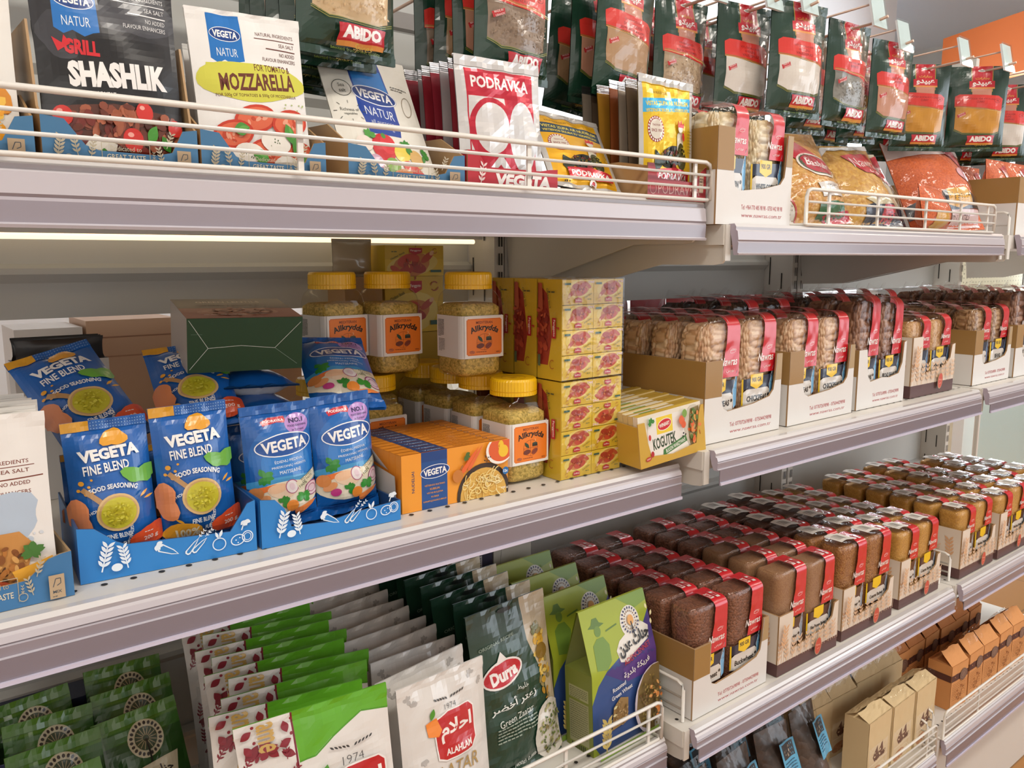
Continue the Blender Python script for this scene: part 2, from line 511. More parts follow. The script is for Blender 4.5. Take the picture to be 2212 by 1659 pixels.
def shelf(label, x0, x1, yf, z, strip, holes, brackets, hz=.045):
    t = thing('shelf', label, 'shelf', (x0, 1.19, z))
    ox, oy = x0, 1.19
    L = x1 - x0; y = yf - oy
    b = M(); b.box(0, L, y, 0, -.028, 0)
    if holes:
        A = Art(L, .05); k = 0
        while .02 + k * .0262 < L - .01: A.ell(.02 + k * .0262, .025, .0032, .0032, '2b2724', n=10); k += 1
        b.art(A, lambda u, v: (u * L, y + .004 + v * .05, 0), .0003, mat=1)
    b.build('plate', [WHITE, PRINT0], t)
    # price strip: a convex upper face, a groove and a flatter lower face, then a clear flap
    s = M(); s0, s1 = strip[0] - ox, strip[1] - ox
    pr = [(y, .001), (y - .010, .0015), (y - .013, -.003), (y - .0125, -.007), (y - .0155, -.009), (y - .0175, -.5 * hz), (y - .0160, -.55 * hz), (y - .0175, -.60 * hz), (y - .0165, -.92 * hz), (y - .019, -.95 * hz), (y - .018, -hz), (y - .010, -hz), (y - .006, -.02)]
    cs = ['d4d1d0', 'd4d1d0', 'b2adb2', 'cdc8cc', 'c2bcc2', '99929b', 'ada6ae', '99929c', 'bdb8c0', 'bdb8c0', 'a29ba3', 'a29ba3', 'a29ba3']  # lower faces and groove darker: shade of the tilted plastic put into the colour
    n = len(pr)
    for i in range(n):
        a, c = pr[i], pr[(i + 1) % n]
        s.P([(s0, *c), (s0, *a), (s1, *a), (s1, *c)], H(cs[i]), 0, False)
    s.P([(s0, *p) for p in pr], H('b0a6b4')); s.P([(s1, *p) for p in pr][::-1], H('b0a6b4'))
    s.build('price_strip', STRIPM, t)
    if strip[2:]:
        f = M(); h2 = strip[2]
        f.box(s0 + .004, s1 - .002, y - .019, y - .0175, -hz - h2, -hz + .001)
        fo = f.build('strip_flap', FLAP, t)
        g = M(); g.box(s0 + .004, s1 - .002, y - .0215, y - .019, -hz - h2, -hz - h2 + .004, H('cfcbe0')); g.build('flap_rim', STRIPM, fo)
    for bx in brackets:
        q = M(); xx = .006 if bx == 'l' else L - .010
        q.prism([(0, -.028), (y + .012, -.028), (y - .002, -.03), (y - .002, -.046), (y + .006, -.054), (y + .02, -.056), (y + .12, -.056), (-.12, -.108), (-.01, -.112)], xx, xx + .004, ax='x')
        q.box(xx - .004, xx + .008, y - .003, y + .0, -.05, .0)
        q.build('bracket', GREYD if brackets == 'd' else WHITE, t)
    return t


PRINT0 = plain('punched_hole_black', DK, .8)
shelf('white top shelf of the near bay with a shiny price strip, full of seasoning sachets', .005, X1 - .007, .757, 1.525, (.0, .931), False, 'lr', .052)
shelf('white middle shelf of the near bay, holding blue seasoning bags and yellow-lidded jars', .005, X1 - .007, .793, 1.142, (.0, .940, .022), True, 'lr', .029)
shelf('white lowest shelf of the near bay, in the dark, with herb sachets', .005, X1 - .007, .805, .690, (.0, .940, .02), True, 'lr', .030)
shelf('white top shelf of the second bay with popcorn and lentil bags', X1 + .004, X2 - .004, .725, 1.495, (.962, 1.855), False, 'lr', .042)
shelf('white middle shelf of the second bay, holding the chickpea crates', X1 + .004, X2 - .004, .748, 1.166, (.966, 1.868, .022), True, 'lr', .028)
shelf('white lower shelf of the second bay, holding the buckwheat and bulgur crates', X1 + .004, X2 - .004, .767, .710, (.966, 1.868, .022), True, 'lr', .028)
shelf('white bottom shelf of the second bay with cream paper packets', X1 + .004, X2 - .004, .777, .305, (.966, 1.868, .022), True, 'lr', .03)
shelf('white top shelf of the far bay at the right edge of the picture', X2 + .004, X3 - .004, .72, 1.495, (1.93, 2.80), False, 'lr', .042)
shelf('white middle shelf of the far bay, right of the chickpea shelf', X2 + .004, X3 - .004, .745, 1.166, (1.90, 2.80, .018), True, 'lr', .034)
shelf('white lower shelf of the far bay with yellow bulgur crates', X2 + .004, X3 - .004, .765, .708, (1.905, 2.80, .02), True, 'lr', .036)
shelf('white bottom shelf of the far bay with brown paper flour packets', X2 + .004, X3 - .004, .775, .318, (1.91, 2.80, .03), True, 'lr', .036)


def upright(x0, label):
    t = thing('upright_post', label, 'post', (x0, 1.19, 0))
    b = M(); b.box(0, .021, 0, .085, 0, 2.06);     A = Art(.021, 2.06)
    for k in range(60):
        for q in (.0075, .0135): A.rect(q - .0016, .05 + k * .033, q + .0016, .071 + k * .033, '3a3733')
    b.art(A, lambda u, v: (u * .021, 0, v * 2.06), .0004, mat=1)
    A = Art(.085, 2.06)
    for k in range(18):
        A.rect(.02, .06 + k * .11, .023, .13 + k * .11, '3a3733'); A.rect(.055, .05 + k * .11, .058, .09 + k * .11, '3a3733')
    b.art(A, lambda u, v: (0, .085 - u * .085, v * 2.06), .0004, mat=1); b.build('post_channel', [WHITE, PRINT0], t)


upright(X1 - .044, 'slotted white upright at the right end of the near bay')
upright(X1 - .019, 'slotted white upright at the left end of the second bay')
upright(X2 - .046, 'left of the two slotted uprights between second and far bay')
upright(X2 - .018, 'right of the two slotted uprights between second and far bay')
upright(X3 - .046, 'slotted upright by the far bay, bare floor behind it')
upright(-.03, 'slotted white upright at the left end of the near bay')


def back_panel(x0, x1, z0, z1, ribs, label, mat=GREY):
    t = thing('back_panel', label, 'panel', (x0, 1.27, z0)); b = M(); pr = [(0, 0)]
    for r in ribs: pr += [(0, r - z0 - .012), (-.012, r - z0), (-.012, r - z0 + .008), (0, r - z0 + .014)]
    pr += [(0, z1 - z0)]
    L = x1 - x0
    for a, c in zip(pr, pr[1:]): b.P([(0, *a), (L, *a), (L, *c), (0, *c)])
    b.P([(0, .004, 0), (0, .004, z1 - z0), (L, .004, z1 - z0), (L, .004, 0)])
    b.P([(0, 0, 0), (0, .004, 0), (L, .004, 0), (L, 0, 0)])
    b.P([(0, 0, z1 - z0), (L, 0, z1 - z0), (L, .004, z1 - z0), (0, .004, z1 - z0)])
    b.build('panel_sheet', mat, t)


back_panel(-.01, X1 - .046, 1.368, 2.05, (1.428, 1.56, 1.7, 1.84), 'grey ribbed back panel above the seasoning bags in the near bay')
back_panel(-.01, X1 - .046, .3, 1.135, (.42, .56, .70, .84, .98), 'grey ribbed back panel behind the dark herb sachets in the near bay')
back_panel(X1 + .004, X2 - .048, 1.355, 1.55, (1.43, 1.5), 'grey ribbed back panel above the chickpea bags')
back_panel(X1 + .004, X2 - .048, .2, 1.15, (.34, .48, .62, .88, 1.0), 'grey ribbed back panel behind the buckwheat bags')
back_panel(X2 + .004, X3 - .048, 1.355, 1.55, (1.43,), 'grey ribbed back panel above the bean bags in the far bay')
back_panel(X2 + .004, X3 - .048, .2, 1.12, (.34, .48, .62, .76, .88, 1.0), 'grey ribbed back panel behind the yellow bulgur bags')


# glowing tube added under the near top shelf for light leaking through a gap
t = thing('gap_light_tube', 'warm glowing tube added for light through a gap behind the near top shelf', 'glow tube', (.1, 1.235, 1.478))
b = M(); b.tube([(0, 0, 0), (.79, 0, 0)], .004, n=8); b.build('tube', plain('gap_light_glow', (1, .76, .45), .5, emit=1.7), t)
b = M(); b.box(-.02, .81, -.008, .008, .004, .020); b.build('tube_batten', WHITE, t)


def rack(label, x0, x1, yf, z, hs, posts, rr=.0026):
    """wire front rail that hooks over the shelf lip"""
    t = thing('wire_rail', label, 'wire rail', (x0, yf, z)); L = x1 - x0; hh = hs[-1]
    b = M(); q = .006
    b.tube([(0, .03, 0), (0, q, 0), (q, 0, 0), (L - q, 0, 0), (L, q, 0), (L, .03, 0)], rr)
    b.build('bottom_rail', WIREM, t)
    for i, h in enumerate(hs):
        b = M()
        if i == len(hs) - 1: b.tube([(0, 0, 0), (0, 0, h - q * 2), (0 + q * .6, 0, h - q * .5), (q * 2, 0, h), (L - q * 2, 0, h), (L - q * .6, 0, h - q * .5), (L, 0, h - q * 2), (L, 0, 0)], rr * 1.15)
        else: b.tube([(.004, -.001, h), (L - .004, -.001, h)], rr * .75)
        b.build('top_rail' if i == len(hs) - 1 else 'middle_rail', WIREM, t)
    for p in posts:
        b = M(); b.box(p - x0 - .0028, p - x0 + .0028, .0012, .0042, 0, hh); b.build('rail_post', WIREM, t)


rack('white wire rail along the front of the near top shelf', .006, .936, .738, 1.528, (.016, .033, .05), (.09, .335, .612, .905))
rack('small white wire rail in front of the popcorn and lentil bags', 1.133, 1.808, .713, 1.499, (.018, .034, .053), (1.2, 1.35, 1.52, 1.66, 1.78))
rack('white wire rail below the green wheat boxes, on the near lowest shelf', .006, .933, .795, .693, (.02, .042, .064), (.2, .5, .73, .905))
rack('white wire rail in front of the cream paper packets', .99, 1.868, .765, .308, (.016, .034, .052, .068), (1.3, 1.6, 1.83))
rack('white wire rail in front of the brown flour packets', 1.905, 2.80, .765, .322, (.016, .034, .052, .068), (2.1, 2.4, 2.7))


def side_rack(label, x, y0, y1, z, hs=(.02, .04, .066)):
    t = thing('wire_divider', label, 'wire divider', (x, y0, z)); L = y1 - y0; h = hs[-1]; b = M()
    b.tube([(0, 0, 0), (0, 0, h - .012), (0, .004, h - .003), (0, .012, h), (0, L, h), (0, L, 0)], .0028); b.build('frame', WIREM, t)
    for q in hs[:-1]:
        b = M(); b.tube([(0, .003, q), (0, L, q)], .002); b.build('middle_rail', WIREM, t)


side_rack('white wire divider left of the buckwheat crate', .972, .785, 1.12, .711)
side_rack('white wire divider at the right end of the bulgur shelf', 1.872, .79, 1.12, .711, (.022, .05))
side_rack('white wire divider left of the yellow bulgur crate on the far shelf', 1.912, .785, 1.1, .709, (.02, .04, .064))
side_rack('white wire divider at the left end of the brown flour packets', 1.905, .79, 1.1, .319, (.02, .04, .064))
side_rack('white wire divider at the right end of the cream paper packets', 1.868, .785, 1.1, .306, (.02, .04, .064))
side_rack('white wire divider at the left end of the far top shelf', 1.965, .745, 1.1, 1.496, (.022, .05))
b = M(); b.box(X1, X3, .80, .82, 0, .26); structure(b.build('baseboard_shelf', WHITE))
b = M(); b.box(-.05, X1, .80, .82, 0, .62); structure(b.build('baseboard_near', WHITE))


# hooks carrying the spice pouches, and the bar they hang on
HZ = 1.818
t = thing('hook_bar', 'grey steel bar between the uprights that carries the pouch hooks', 'bar', (-.03, 1.17, HZ))
b = M(); b.box(0, 2.9, 0, .018, -.012, .012); b.build('bar_tube', GREYD, t)


def hook(x, ty, label, holder=True, tilt=.0):
    t = thing('display_hook', label, 'hook', (x, 1.17, HZ)); y = ty - 1.17
    b = M(); b.tube([(0, 0, 0), (0, y + .03, -y * tilt), (0, y, -y * tilt + .006)], .0024, H('c6a591')); b.build('rod', plain('hook', H('c9ad9b'), .35, .3) if not bpy.data.materials.get('hook') else bpy.data.materials['hook'], t)
    b = M(); b.tube([(0, 0, .03), (0, y + .02, -y * tilt + .032)], .0018, H('c6a591')); b.build('ticket_rod', bpy.data.materials['hook'], t)
    if holder:
        b = M(); b.box(-.021, .021, -.002, .002, -.024, .030); h = b.build('ticket_holder', STRIPW, t, (0, y + .018, -y * tilt + .014), (radians(-12), 0, 0))
        b = M(); b.box(-.023, .023, -.004, -.0025, -.026, .032); b.build('holder_window', GLASSM, h)


STRIPW = plain('white_ticket_card', (.9, .92, .95), .4)

# ------------------------------------------------------------------ builders of packages (fronts face -y, base at z = 0)
def nz(x, y, z): return noise.noise(V((x, y, z)))


def pouch_surface(w, h, t, seal, seed, crinkle=.0022, low=.25, taper=.04):
    def f(u, v, sg=-1):
        e = min(max((v - seal) / (1 - 2 * seal), 0), 1)
        bv = (max(4 * e * (1 - e), 0)) ** .5 * (1 + low * (.5 - e) * 2)
        q = min(abs(2 * u - 1), 1)
        bu = 1 - q ** 2.6
        x = (u - .5) * w * (1 - taper * bv * .8); z = v * h
        k = crinkle * bu ** .3 * (.12 + .88 * min(1, bv))
        y = sg * (t / 2 * bu * bv + .0006) + k * nz(x * 42 + seed * 3.1, z * 42, seed) + .14 * k * nz(x * 90, z * 80 + seed, 5)
        edge = 1 - min(1, min(e, 1 - e) * 6)
        y += .0016 * edge * sin(u * 23 + seed) * bu * (0 if v < seal * .5 or v > 1 - seal * .5 else 1)
        return (x, y, z)
    return f


def pouch(name, label, cat, w, h, t, A, base, loc, rot=(0, 0, 0), seal=.07, mat=None, seed=1, sealcol=None, sealmat=None, group=None,
          crinkle=.0022, low=.25, back=None, taper=.04, bottom=True, nu=None, nv=None):
    nu = nu or (22 if A else 14); nv = nv or (30 if A else 16)
    r = thing(name, label, cat, loc, rot, group)
    f = pouch_surface(w, h, t, seal, seed, crinkle, low, taper)
    g = lambda u, v: f(u, seal + (1 - 2 * seal) * v)
    gb = lambda u, v: f(1 - u, seal + (1 - 2 * seal) * v, 1)
    bc = H(base) if isinstance(base, str) else base
    b = M(); b.grid(g, nu, nv, bc, tri=bool(A)); b.grid(gb, nu, nv, H(back) if back else bc)
    if A:
        us = [i / nu for i in range(nu + 1)]; vs = [0, seal * .5, seal * .98] + [seal + (1 - 2 * seal) * j / nv for j in range(nv + 1)] + [1 - seal * .98, 1 - seal * .5, 1]
        def fs(u, v):
            p = f(u, v); return p if seal <= v <= 1 - seal else (p[0], p[1] - .0011, p[2])
        b.artgrid(A, us, vs, fs)
    b.build('film_body', mat or GLOSS, r)
    sc = H(sealcol) if sealcol else bc
    for nm, v0 in (('top_seal', 1 - seal), ('bottom_seal', 0)):
        if nm[0] == 'b' and not bottom: continue
        b = M(); n = 7
        for sg in (-1, 1):
            def q(u, v, v0=v0, sg=sg):
                p = f(u if sg < 0 else 1 - u, v0 + seal * v, sg); return (p[0], p[1] + .0006 * sin(v * 2 * pi * 5), p[2])
            b.grid(q, nu, 12, sc)
        b.build(nm, sealmat or mat or GLOSS, r)
    return r


def faces(w, d, h):
    return {'f': lambda u, v: (u * w, 0, v * h), 'l': lambda u, v: (0, d - u * d, v * h), 't': lambda u, v: (u * w, v * d, h), 'r': lambda u, v: (w, u * d, v * h)}


def carton(name, label, cat, w, d, h, col, loc, rot=(0, 0, 0), arts=None, cols=None, mat=None, group=None, body='carton_body', parent=None):
    r = thing(name, label, cat, loc, rot, group) if parent is None else parent
    b = M(); b.box(0, w, 0, d, 0, h, H(col), 0, {k: H(c) for k, c in (cols or {}).items()})
    for k, A in (arts or {}).items(): b.art(A, faces(w, d, h)[k], .0003)
    b.build(body, mat or CARD, r)
    return r


def tray(name, label, w, d, h, prof, col, inner, loc, rot=(0, 0, 0), A=None, side=None, sideart=None, back=None, group=None, cat='display tray', th=.002, sidecol=None):
    """open display tray: a cut-out front panel (profile in 0..1), two sides, back and base"""
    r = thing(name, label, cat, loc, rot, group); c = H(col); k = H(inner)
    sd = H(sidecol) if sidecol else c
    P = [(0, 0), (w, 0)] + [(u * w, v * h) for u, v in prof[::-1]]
    b = M(); b.prism(P, 0, th, c, 0, k)
    if A: b.art(A, lambda u, v: (u * w, 0, v * h), .0003)
    b.build('front_panel', CARD, r)
    hl, hr = prof[0][1] * h, prof[-1][1] * h
    for nm, x0, h0 in (('l', 0, hl), ('r', w - th, hr)):
        b = M(); sp = side or [(0, 1), (1, 1)]
        Q = [(th, 0), (d, 0)] + [(th + (d - th) * a, v * h0) for a, v in sp[::-1]]
        n = len(Q); xo, xi = (x0, x0 + th) if nm == 'l' else (x0 + th, x0)
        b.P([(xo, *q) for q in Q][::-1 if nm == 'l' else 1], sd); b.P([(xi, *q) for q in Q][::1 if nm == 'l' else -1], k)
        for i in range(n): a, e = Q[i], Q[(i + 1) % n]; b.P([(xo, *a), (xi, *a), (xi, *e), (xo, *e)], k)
        if nm == 'l' and sideart: b.art(sideart, lambda u, v: (0, d - u * d, v * h0), .0003)
        b.build('side_panel', CARD, r)
    b = M(); b.box(th, w - th, d - th, d, 0, h * (back or .95), c); b.build('back_panel', CARD, r)
    b = M(); b.box(th, w - th, th, d - th, 0, th, k); b.build('base', CARD, r)
    return r


def sq(a, n=5.0):
    c, s = cos(a), sin(a); return (math.copysign(abs(c) ** (2 / n), c), math.copysign(abs(s) ** (2 / n), s))


# ---- seasoning jars
def label_art():
    A = Art(66, 66); A.rect(0, 0, 66, 66, 'ece8e2')
    A.poly([(3, 6), (5, 6), (5, 4), (61, 4), (61, 6), (63, 6), (63, 60), (61, 60), (61, 62), (5, 62), (5, 60), (3, 60)], 'f0801f')
    A.line([(4, 6), (6, 5), (60, 5), (62, 6), (62, 60), (60, 61), (6, 61), (4, 60), (4, 6)], .5, 'c85a10')
    A.text('MEDITERAN', 33, 56, 4.2, '8a3c12', wid=28, bold=.02)
    A.text('Allkrydda', 33, 47, 12, '1c1511', wid=50, bold=.03, sh=.12, arc=48)
    A.circ(33, 25, 13, 13, .5, 'a04c18'); A.line([(33, 12), (33, 38)], .5, 'a04c18'); A.line([(20, 25), (46, 25)], .5, 'a04c18')
    A.leaf(26, 30, 13, '26442e', 130, .4); A.rect(36, 27, 45, 32, '28281e'); A.ell(40.5, 32, 4.5, 1.4, '3f4a36'); A.line([(40, 34), (42, 37), (40, 39)], .6, 'f4d6a0')
    A.ell(26, 19, 6.5, 4, '6f2f1c', 10); A.ell(40, 19, 6, 4, '8a3a22', 35); A.line([(36, 17), (44, 22)], .5, '4a1c10')
    A.circ(12, 9.5, 4, 2, .4, '3b3a66'); A.text('TTL', 12, 9.5, 2.2, '3b3a66'); A.lines(19, 50, 9, 3, 1, .9, '7a3410'); A.text('400G', 56, 8, 2.2, '7a3410'); return A


JW, JH = .071, .122


def jar_ring(k):
    z, s, n = k
    return lambda a: (sq(a, n)[0] * JW / 2 * s, sq(a, n)[1] * JW / 2 * s, z)


def make_jar(label, loc, rot=0):
    r = thing('seasoning_jar', label, 'jar', loc, (0, 0, radians(rot)), 'square plastic seasoning jars with yellow lids')
    fn = lambda a, k: (sq(a, k[2])[0] * JW / 2 * k[1], sq(a, k[2])[1] * JW / 2 * k[1], k[0])
    b = M(); b.ring([(.001, .86, 5), (.004, .95, 6), (.010, 1, 6), (.024, 1, 6), (.026, .985, 6), (.086, .985, 6), (.088, 1, 6), (.100, 1, 6), (.110, .96, 5), (.116, .9, 4), (.121, .80, 2.6), (.124, .79, 2), (.126, .79, 2)], 44, fn, caps=False)
    b.P([fn(2 * pi * i / 44, (.001, .86, 5)) for i in range(44)][::-1])
    b.build('jar_body', CLEARP, r)
    rr = random.Random(len(label))
    b = M(); b.ring([(.003, .84, 5), (.008, .95, 6), (.088, .96, 6), (.096, .95, 6), (.101, .80, 4)], 40, fn); b.build('spice_fill', SPICE, r)
    b = M()
    def wrap(u, v):  # the label runs round the left side and the front
        pts = [(-.5, .36), (-.5, -.40), (-.47, -.47), (-.40, -.5), (.40, -.5), (.47, -.47), (.5, -.38)]
        L = [0]
        for p, q in zip(pts, pts[1:]): L.append(L[-1] + sqrt((p[0] - q[0]) ** 2 + (p[1] - q[1]) ** 2))
        s = u * L[-1]
        for i in range(len(pts) - 1):
            if s <= L[i + 1] or i == len(pts) - 2:
                t = (s - L[i]) / (L[i + 1] - L[i]); break
        x = pts[i][0] + (pts[i + 1][0] - pts[i][0]) * t; y = pts[i][1] + (pts[i + 1][1] - pts[i][1]) * t
        return (x * JW * 1.008, y * JW * 1.008, .027 + v * .058)
    b.grid(wrap, 40, 1, H('e9e6e2'), sm=False)
    B2 = Art(66, 66); B2.lines(4, 24, 58, 2.1, 13, 1, '55524e', 4); B2.lines(6, 26, 28, 2.3, 9, .9, '6a6762', 9)
    b.art(B2, lambda u, v: (-JW * .504, JW * (.36 - .72 * u), .027 + v * .058), .0006)
    A = label_art(); b.art(A, lambda u, v: (JW * (-.43 + .9 * u), -JW * .504, .0275 + v * .057), .0006)
    b.build('label', CARD, r)
    b = M(); ci = lambda a, k: (k[1] * cos(a), k[1] * sin(a), k[0])
    def rib(a, k): q = 1 + (.012 if k[2] and int(a / (2 * pi) * 96 + .5) % 2 else 0); return (k[1] * q * cos(a), k[1] * q * sin(a), k[0])
    b.ring([(.120, .0305, 0), (.1205, .0325, 1), (.1255, .0325, 1), (.1258, .0318, 0), (.1265, .0318, 0), (.1268, .0325, 1), (.140, .0323, 1), (.143, .031, 0), (.1435, .029, 0), (.1428, .0275, 0)], 96, rib, sm=False)
    A = Art(40, 40); A.circ(20, 20, 15, 15, .8, 'c99408'); A.text('TWIST', 20, 22, 3.4, 'b8860a'); A.lines(12, 28, 16, 3, 2, 1.2, 'b8860a')
    b.build('lid', LID, r)
    b = M(); b.art(A, lambda u, v: ((u - .5) * .045, (v - .5) * .045, .1429), .0002); b.build('lid_print', CARD, r)
    return r


# ---- clear bags of pulses and grain: a rounded brick with a red band over the top
NW, ND = .088, .056
RED = 'd01f2c'


def brick_fn(w, d, h, n=5.0, grow=0., cr=0, seed=0, top=.80, lump=.0):
    def f(a, k):
        z, s = k; c = sq(a, n)
        x, y = c[0] * (w / 2 + grow) * s, c[1] * (d / 2 + grow) * s
        q = cr * nz(x * 60 + seed, y * 60, z * 50 + seed) + lump * nz(x * 30 + seed, y * 30, z * 30)
        return (x * (1 + q * 12), y * (1 + q * 16), z + q * .5)
    return f


def top_prof(h, r, n=6, z0=.001, s0=.93):
    P = [(z0, s0), (z0 + .006, 1)]
    for i in range(1, 8): P.append((z0 + .006 + (h - r - z0 - .006) * i / 8, 1))
    for i in range(n + 1):
        a = pi / 2 * i / n; P.append((h - r + r * sin(a), 1 - min(.34, r * 14) * (1 - cos(a))))
    return P


def dense(P):
    Q = []
    for a, c in zip(P, P[1:]):
        n = max(1, int(sqrt((c[0] - a[0]) ** 2 + ((c[1] - a[1]) * .045) ** 2) / .0017))
        Q += [tuple(a[k] + (c[k] - a[k]) * i / n for k in range(2)) for i in range(n)]
    return Q + [P[-1]]


def bag_data(key, g, h, lab, label2, weight='900 GR', sticker=False, dark='1c2740', side='6fb0dc', fill=.9, lump=.002, folded=False, lz=.040):
    """mesh data shared by all bags of one content"""
    D = {}
    top = .026 if not folded else .011
    if isinstance(g, tuple): D['grain_fill'] = (bean_mesh(key + '_fill', dense(top_prof(h * fill, top)), brick_fn(NW, ND, h, 4.5, -.0035, 0, 1, lump=.003), 160, *g), None)
    else: b = M(); b.ring(top_prof(h * fill, top), 36, brick_fn(NW, ND, h, 4.5, -.002, .0, len(key), lump=.006)); D['grain_fill'] = (b.mesh(key + '_fill', g), None)
    b = M()
    b.ring(top_prof(h * (fill + .03) if folded else h * .985, .012 if folded else .026), 40, brick_fn(NW, ND, h, 4.5, .0012, .0022, 7)); D['film'] = (b.mesh(key + '_film', FILM), None)
    hf = h * (fill + .035) if folded else h * .985; ra = .013 if folded else .020
    # band: over the front, round the top edge and back
    def band(u, s, wf=1.0):
        b0 = lz + .052; L1 = hf - b0 - ra; L2 = ra * pi / 2; L3 = ND * .66; L = L1 + L2 + L3; q = s * L
        x = NW * (.10 + .36 * u)
        cr = .0012 * nz(x * 70, s * 9, 3)
        yf = -ND / 2 - .0030
        if q < L1: x += -.10 * NW * max(0, 1 - q / L1) * (1 - u) ; return (x, yf + cr, b0 + q)
        if q < L1 + L2: a = (q - L1) / ra; return (x, yf + ra * (1 - cos(a)) + cr, hf - ra + ra * sin(a) + cr + .0015)
        return (x, yf + ra + q - L1 - L2, hf + .0018 + cr)
    b = M(); b.grid(band, 6, 26, H(RED))
    A = Art(40, 200); A.free = True
    A.text('Nawras', 12, 35, 18, 'f6efe9', rot=0, wid=44, bold=.015, sh=.15); A.text('\ufeb1\ufead\ufeee\ufee7', 18, 14, 8, 'f6d8d4', bold=.01)
    A.circ(20, 56, 7, 3, .8, 'f6d8d4', 10); A.line([(13, 58), (20, 62), (29, 60)], .8, 'f6d8d4')
    if not folded: A.line([(5, 120), (8, 150)], 1.2, 'f4c9c9')
    else:
        A.poly([(2, 140), (14, 140), (14, 168), (2, 168)], 'f2ece4'); A.rect(4, 144, 12, 164, RED); A.text('\u0646', 8, 154, 10, 'f6efe9')
        A.poly([(20, 138), (30, 138), (32, 170), (22, 170)], 'f2ece4'); A.rect(22, 146, 30, 162, RED)
    b.art(A, band, .0004); D['red_band'] = (b.mesh(key + '_band', GLOSS), None)
    # front label with dark band, yellow weight badge and name
    def fl(u, v): x = (u - .5) * NW * .96; return (x, -ND / 2 - .0026 + .0007 * nz(x * 60, v * 5, 2) + .004 * max(0, abs(2 * u - 1) - .86) / .14, lz + v * .070)
    A = Art(86, 64)
    A.poly([(0, 0), (72, 0), (72, 20), (66, 25), (8, 25), (2, 20)], 'd9d4cc'); A.poly([(0, 21), (4, 25), (70, 25), (78, 30), (78, 44), (0, 40)], dark)
    A.poly([(74, 2), (86, 10), (86, 64), (80, 56), (70, 28)], side); A.line([(74, 2), (70, 28), (80, 56)], .8, 'e6e6e6')
    A.poly([(18, 46), (52, 46), (52, 30), (35, 24), (18, 30)], 'f2c818'); A.text(weight, 35, 38, 7, '2a2416', wid=27, bold=.03)
    A.text(lab, 36, 11, 8.5, '1d1d1d', wid=min(54, 6.2 * len(lab)), bold=.03); A.ell(68, 14, 2.4, 2.4, '26221f')
    A.rect(0, 2, 2.4, 40, 'e9c11e')
    b = M(); b.art(A, fl, .0003); D['front_label'] = (b.mesh(key + '_label', GLOSS), None)
    if sticker:
        A = Art(50, 30); A.rect(0, 0, 50, 30, 'e8e4dc')
        for k in range(7): A.rect(6 + k * 4.2, 6, 7.6 + k * 4.2 + (k % 3) * .6, 22, 'a09b94')
        b = M(); b.grid(lambda u, v: (-.041 + u * .048, -.022 + v * .038, hf + .0075 + .002 * sin(u * 5)), 6, 1, H('e8e4dc'), sm=True)
        b.art(A, lambda u, v: (-.041 + u * .048, -.022 + v * .038, hf + .0075 + .002 * sin(u * 5)), .0004); D['barcode_sticker'] = (b.mesh(key + '_stick', PAPER), None)
        b = M()
        b.grid(lambda u, v: (-.038 + u * .076, -.020 + v * .036 , hf + .0012 + .004 * v * (1 - .2 * u) + .0015 * nz(u * 6, v * 6, 1)), 10, 4, H('b8b4ac')); D['top_fold'] = (b.mesh(key + '_fold', FILM), None)
    else:
        b = M()
        b.grid(lambda u, v: (-.043 + u * .086, .006 - .010 * v + .004 * sin(u * 9) * v, hf - .006 + .022 * v * (.7 + .3 * sin(u * 7 + 1))), 14, 3, (1, 1, 1)); D['top_fold'] = (b.mesh(key + '_fold', FILM), None)
    return D


def place_bag(D, name, label, loc, rz=0, group=None, rx=0, parts=None):
    r = thing(name, label, 'bag', loc, (radians(rx), 0, radians(rz)), group); r.scale = (1, 1, .975 + .045 * abs(sin(loc[0] * 91 + loc[1] * 57)))
    for k, (me, _) in D.items():
        if parts and k not in parts: continue
        o = bpy.data.objects.new(k, me); COL.objects.link(o); o.parent = r
    return r


def bean_mesh(name, prof, fn, n, scale, amp, cols, flat=.35):
    """pulses modelled one by one: each cell of a jittered lattice on the skin is a raised bean"""
    b = M(); b.ring(prof, n, fn); hc = [H(c) for c in cols]; zt = max(p[0] for p in prof)
    c = 1 / scale; L = 2 * (NW + ND) * .93; nc = int(L / c); cs = L / nc
    T = [0]
    for k in range(1, len(prof)): p, q = V(b.v[(k - 1) * n]), V(b.v[k * n]); T.append(T[-1] + (q - p).length)
    h_ = lambda i, j, s: abs(sin(i * 12.9898 + j * 78.233 + s * 37.7) * 43758.5453) % 1
    def near(s, t):
        best = (9, 0, 0); j0 = int(round(t / (c * .84)))
        for j in (j0 - 1, j0, j0 + 1):
            i0 = int(round(s / cs - .5 * (j % 2)))
            for i in (i0 - 1, i0, i0 + 1):
                ii = i % nc; d = sqrt(((i + .5 * (j % 2) + .8 * (h_(ii, j, 1) - .5)) * cs - s) ** 2 + ((j + .7 * (h_(ii, j, 2) - .5)) * c * .84 - t) ** 2) / c
                if d < best[0]: best = (d, ii, j)
        return best
    out = []; ids = []
    for k in range(len(prof)):
        for i in range(n):
            x, y, z = b.v[k * n + i]; d, ii, j = near(i / n * L, T[k])
            q = amp * (sqrt(max(0, .34 - d * d)) - flat + .12 * (h_(ii, j, 3) - .5)); w = V((x, y * 1.6, max(0, z - zt + .02) * 3)); w.normalize()
            out.append((x + w.x * q, y + w.y * q, z + w.z * q)); ids.append((ii, j))
    for q, f in enumerate(b.f):
        if len(f) > 4: b.c[q] = hc[0]; continue
        ii, j = ids[f[0]]; a, e, t = hc[int(h_(ii, j, 5) * len(hc))], hc[int(h_(ii, j, 6) * len(hc))], h_(ii, j, 7); b.c[q] = tuple(a[m] * t + e[m] * (1 - t) for m in range(3))
    b.v = out
    return b.mesh(name, BEANM)


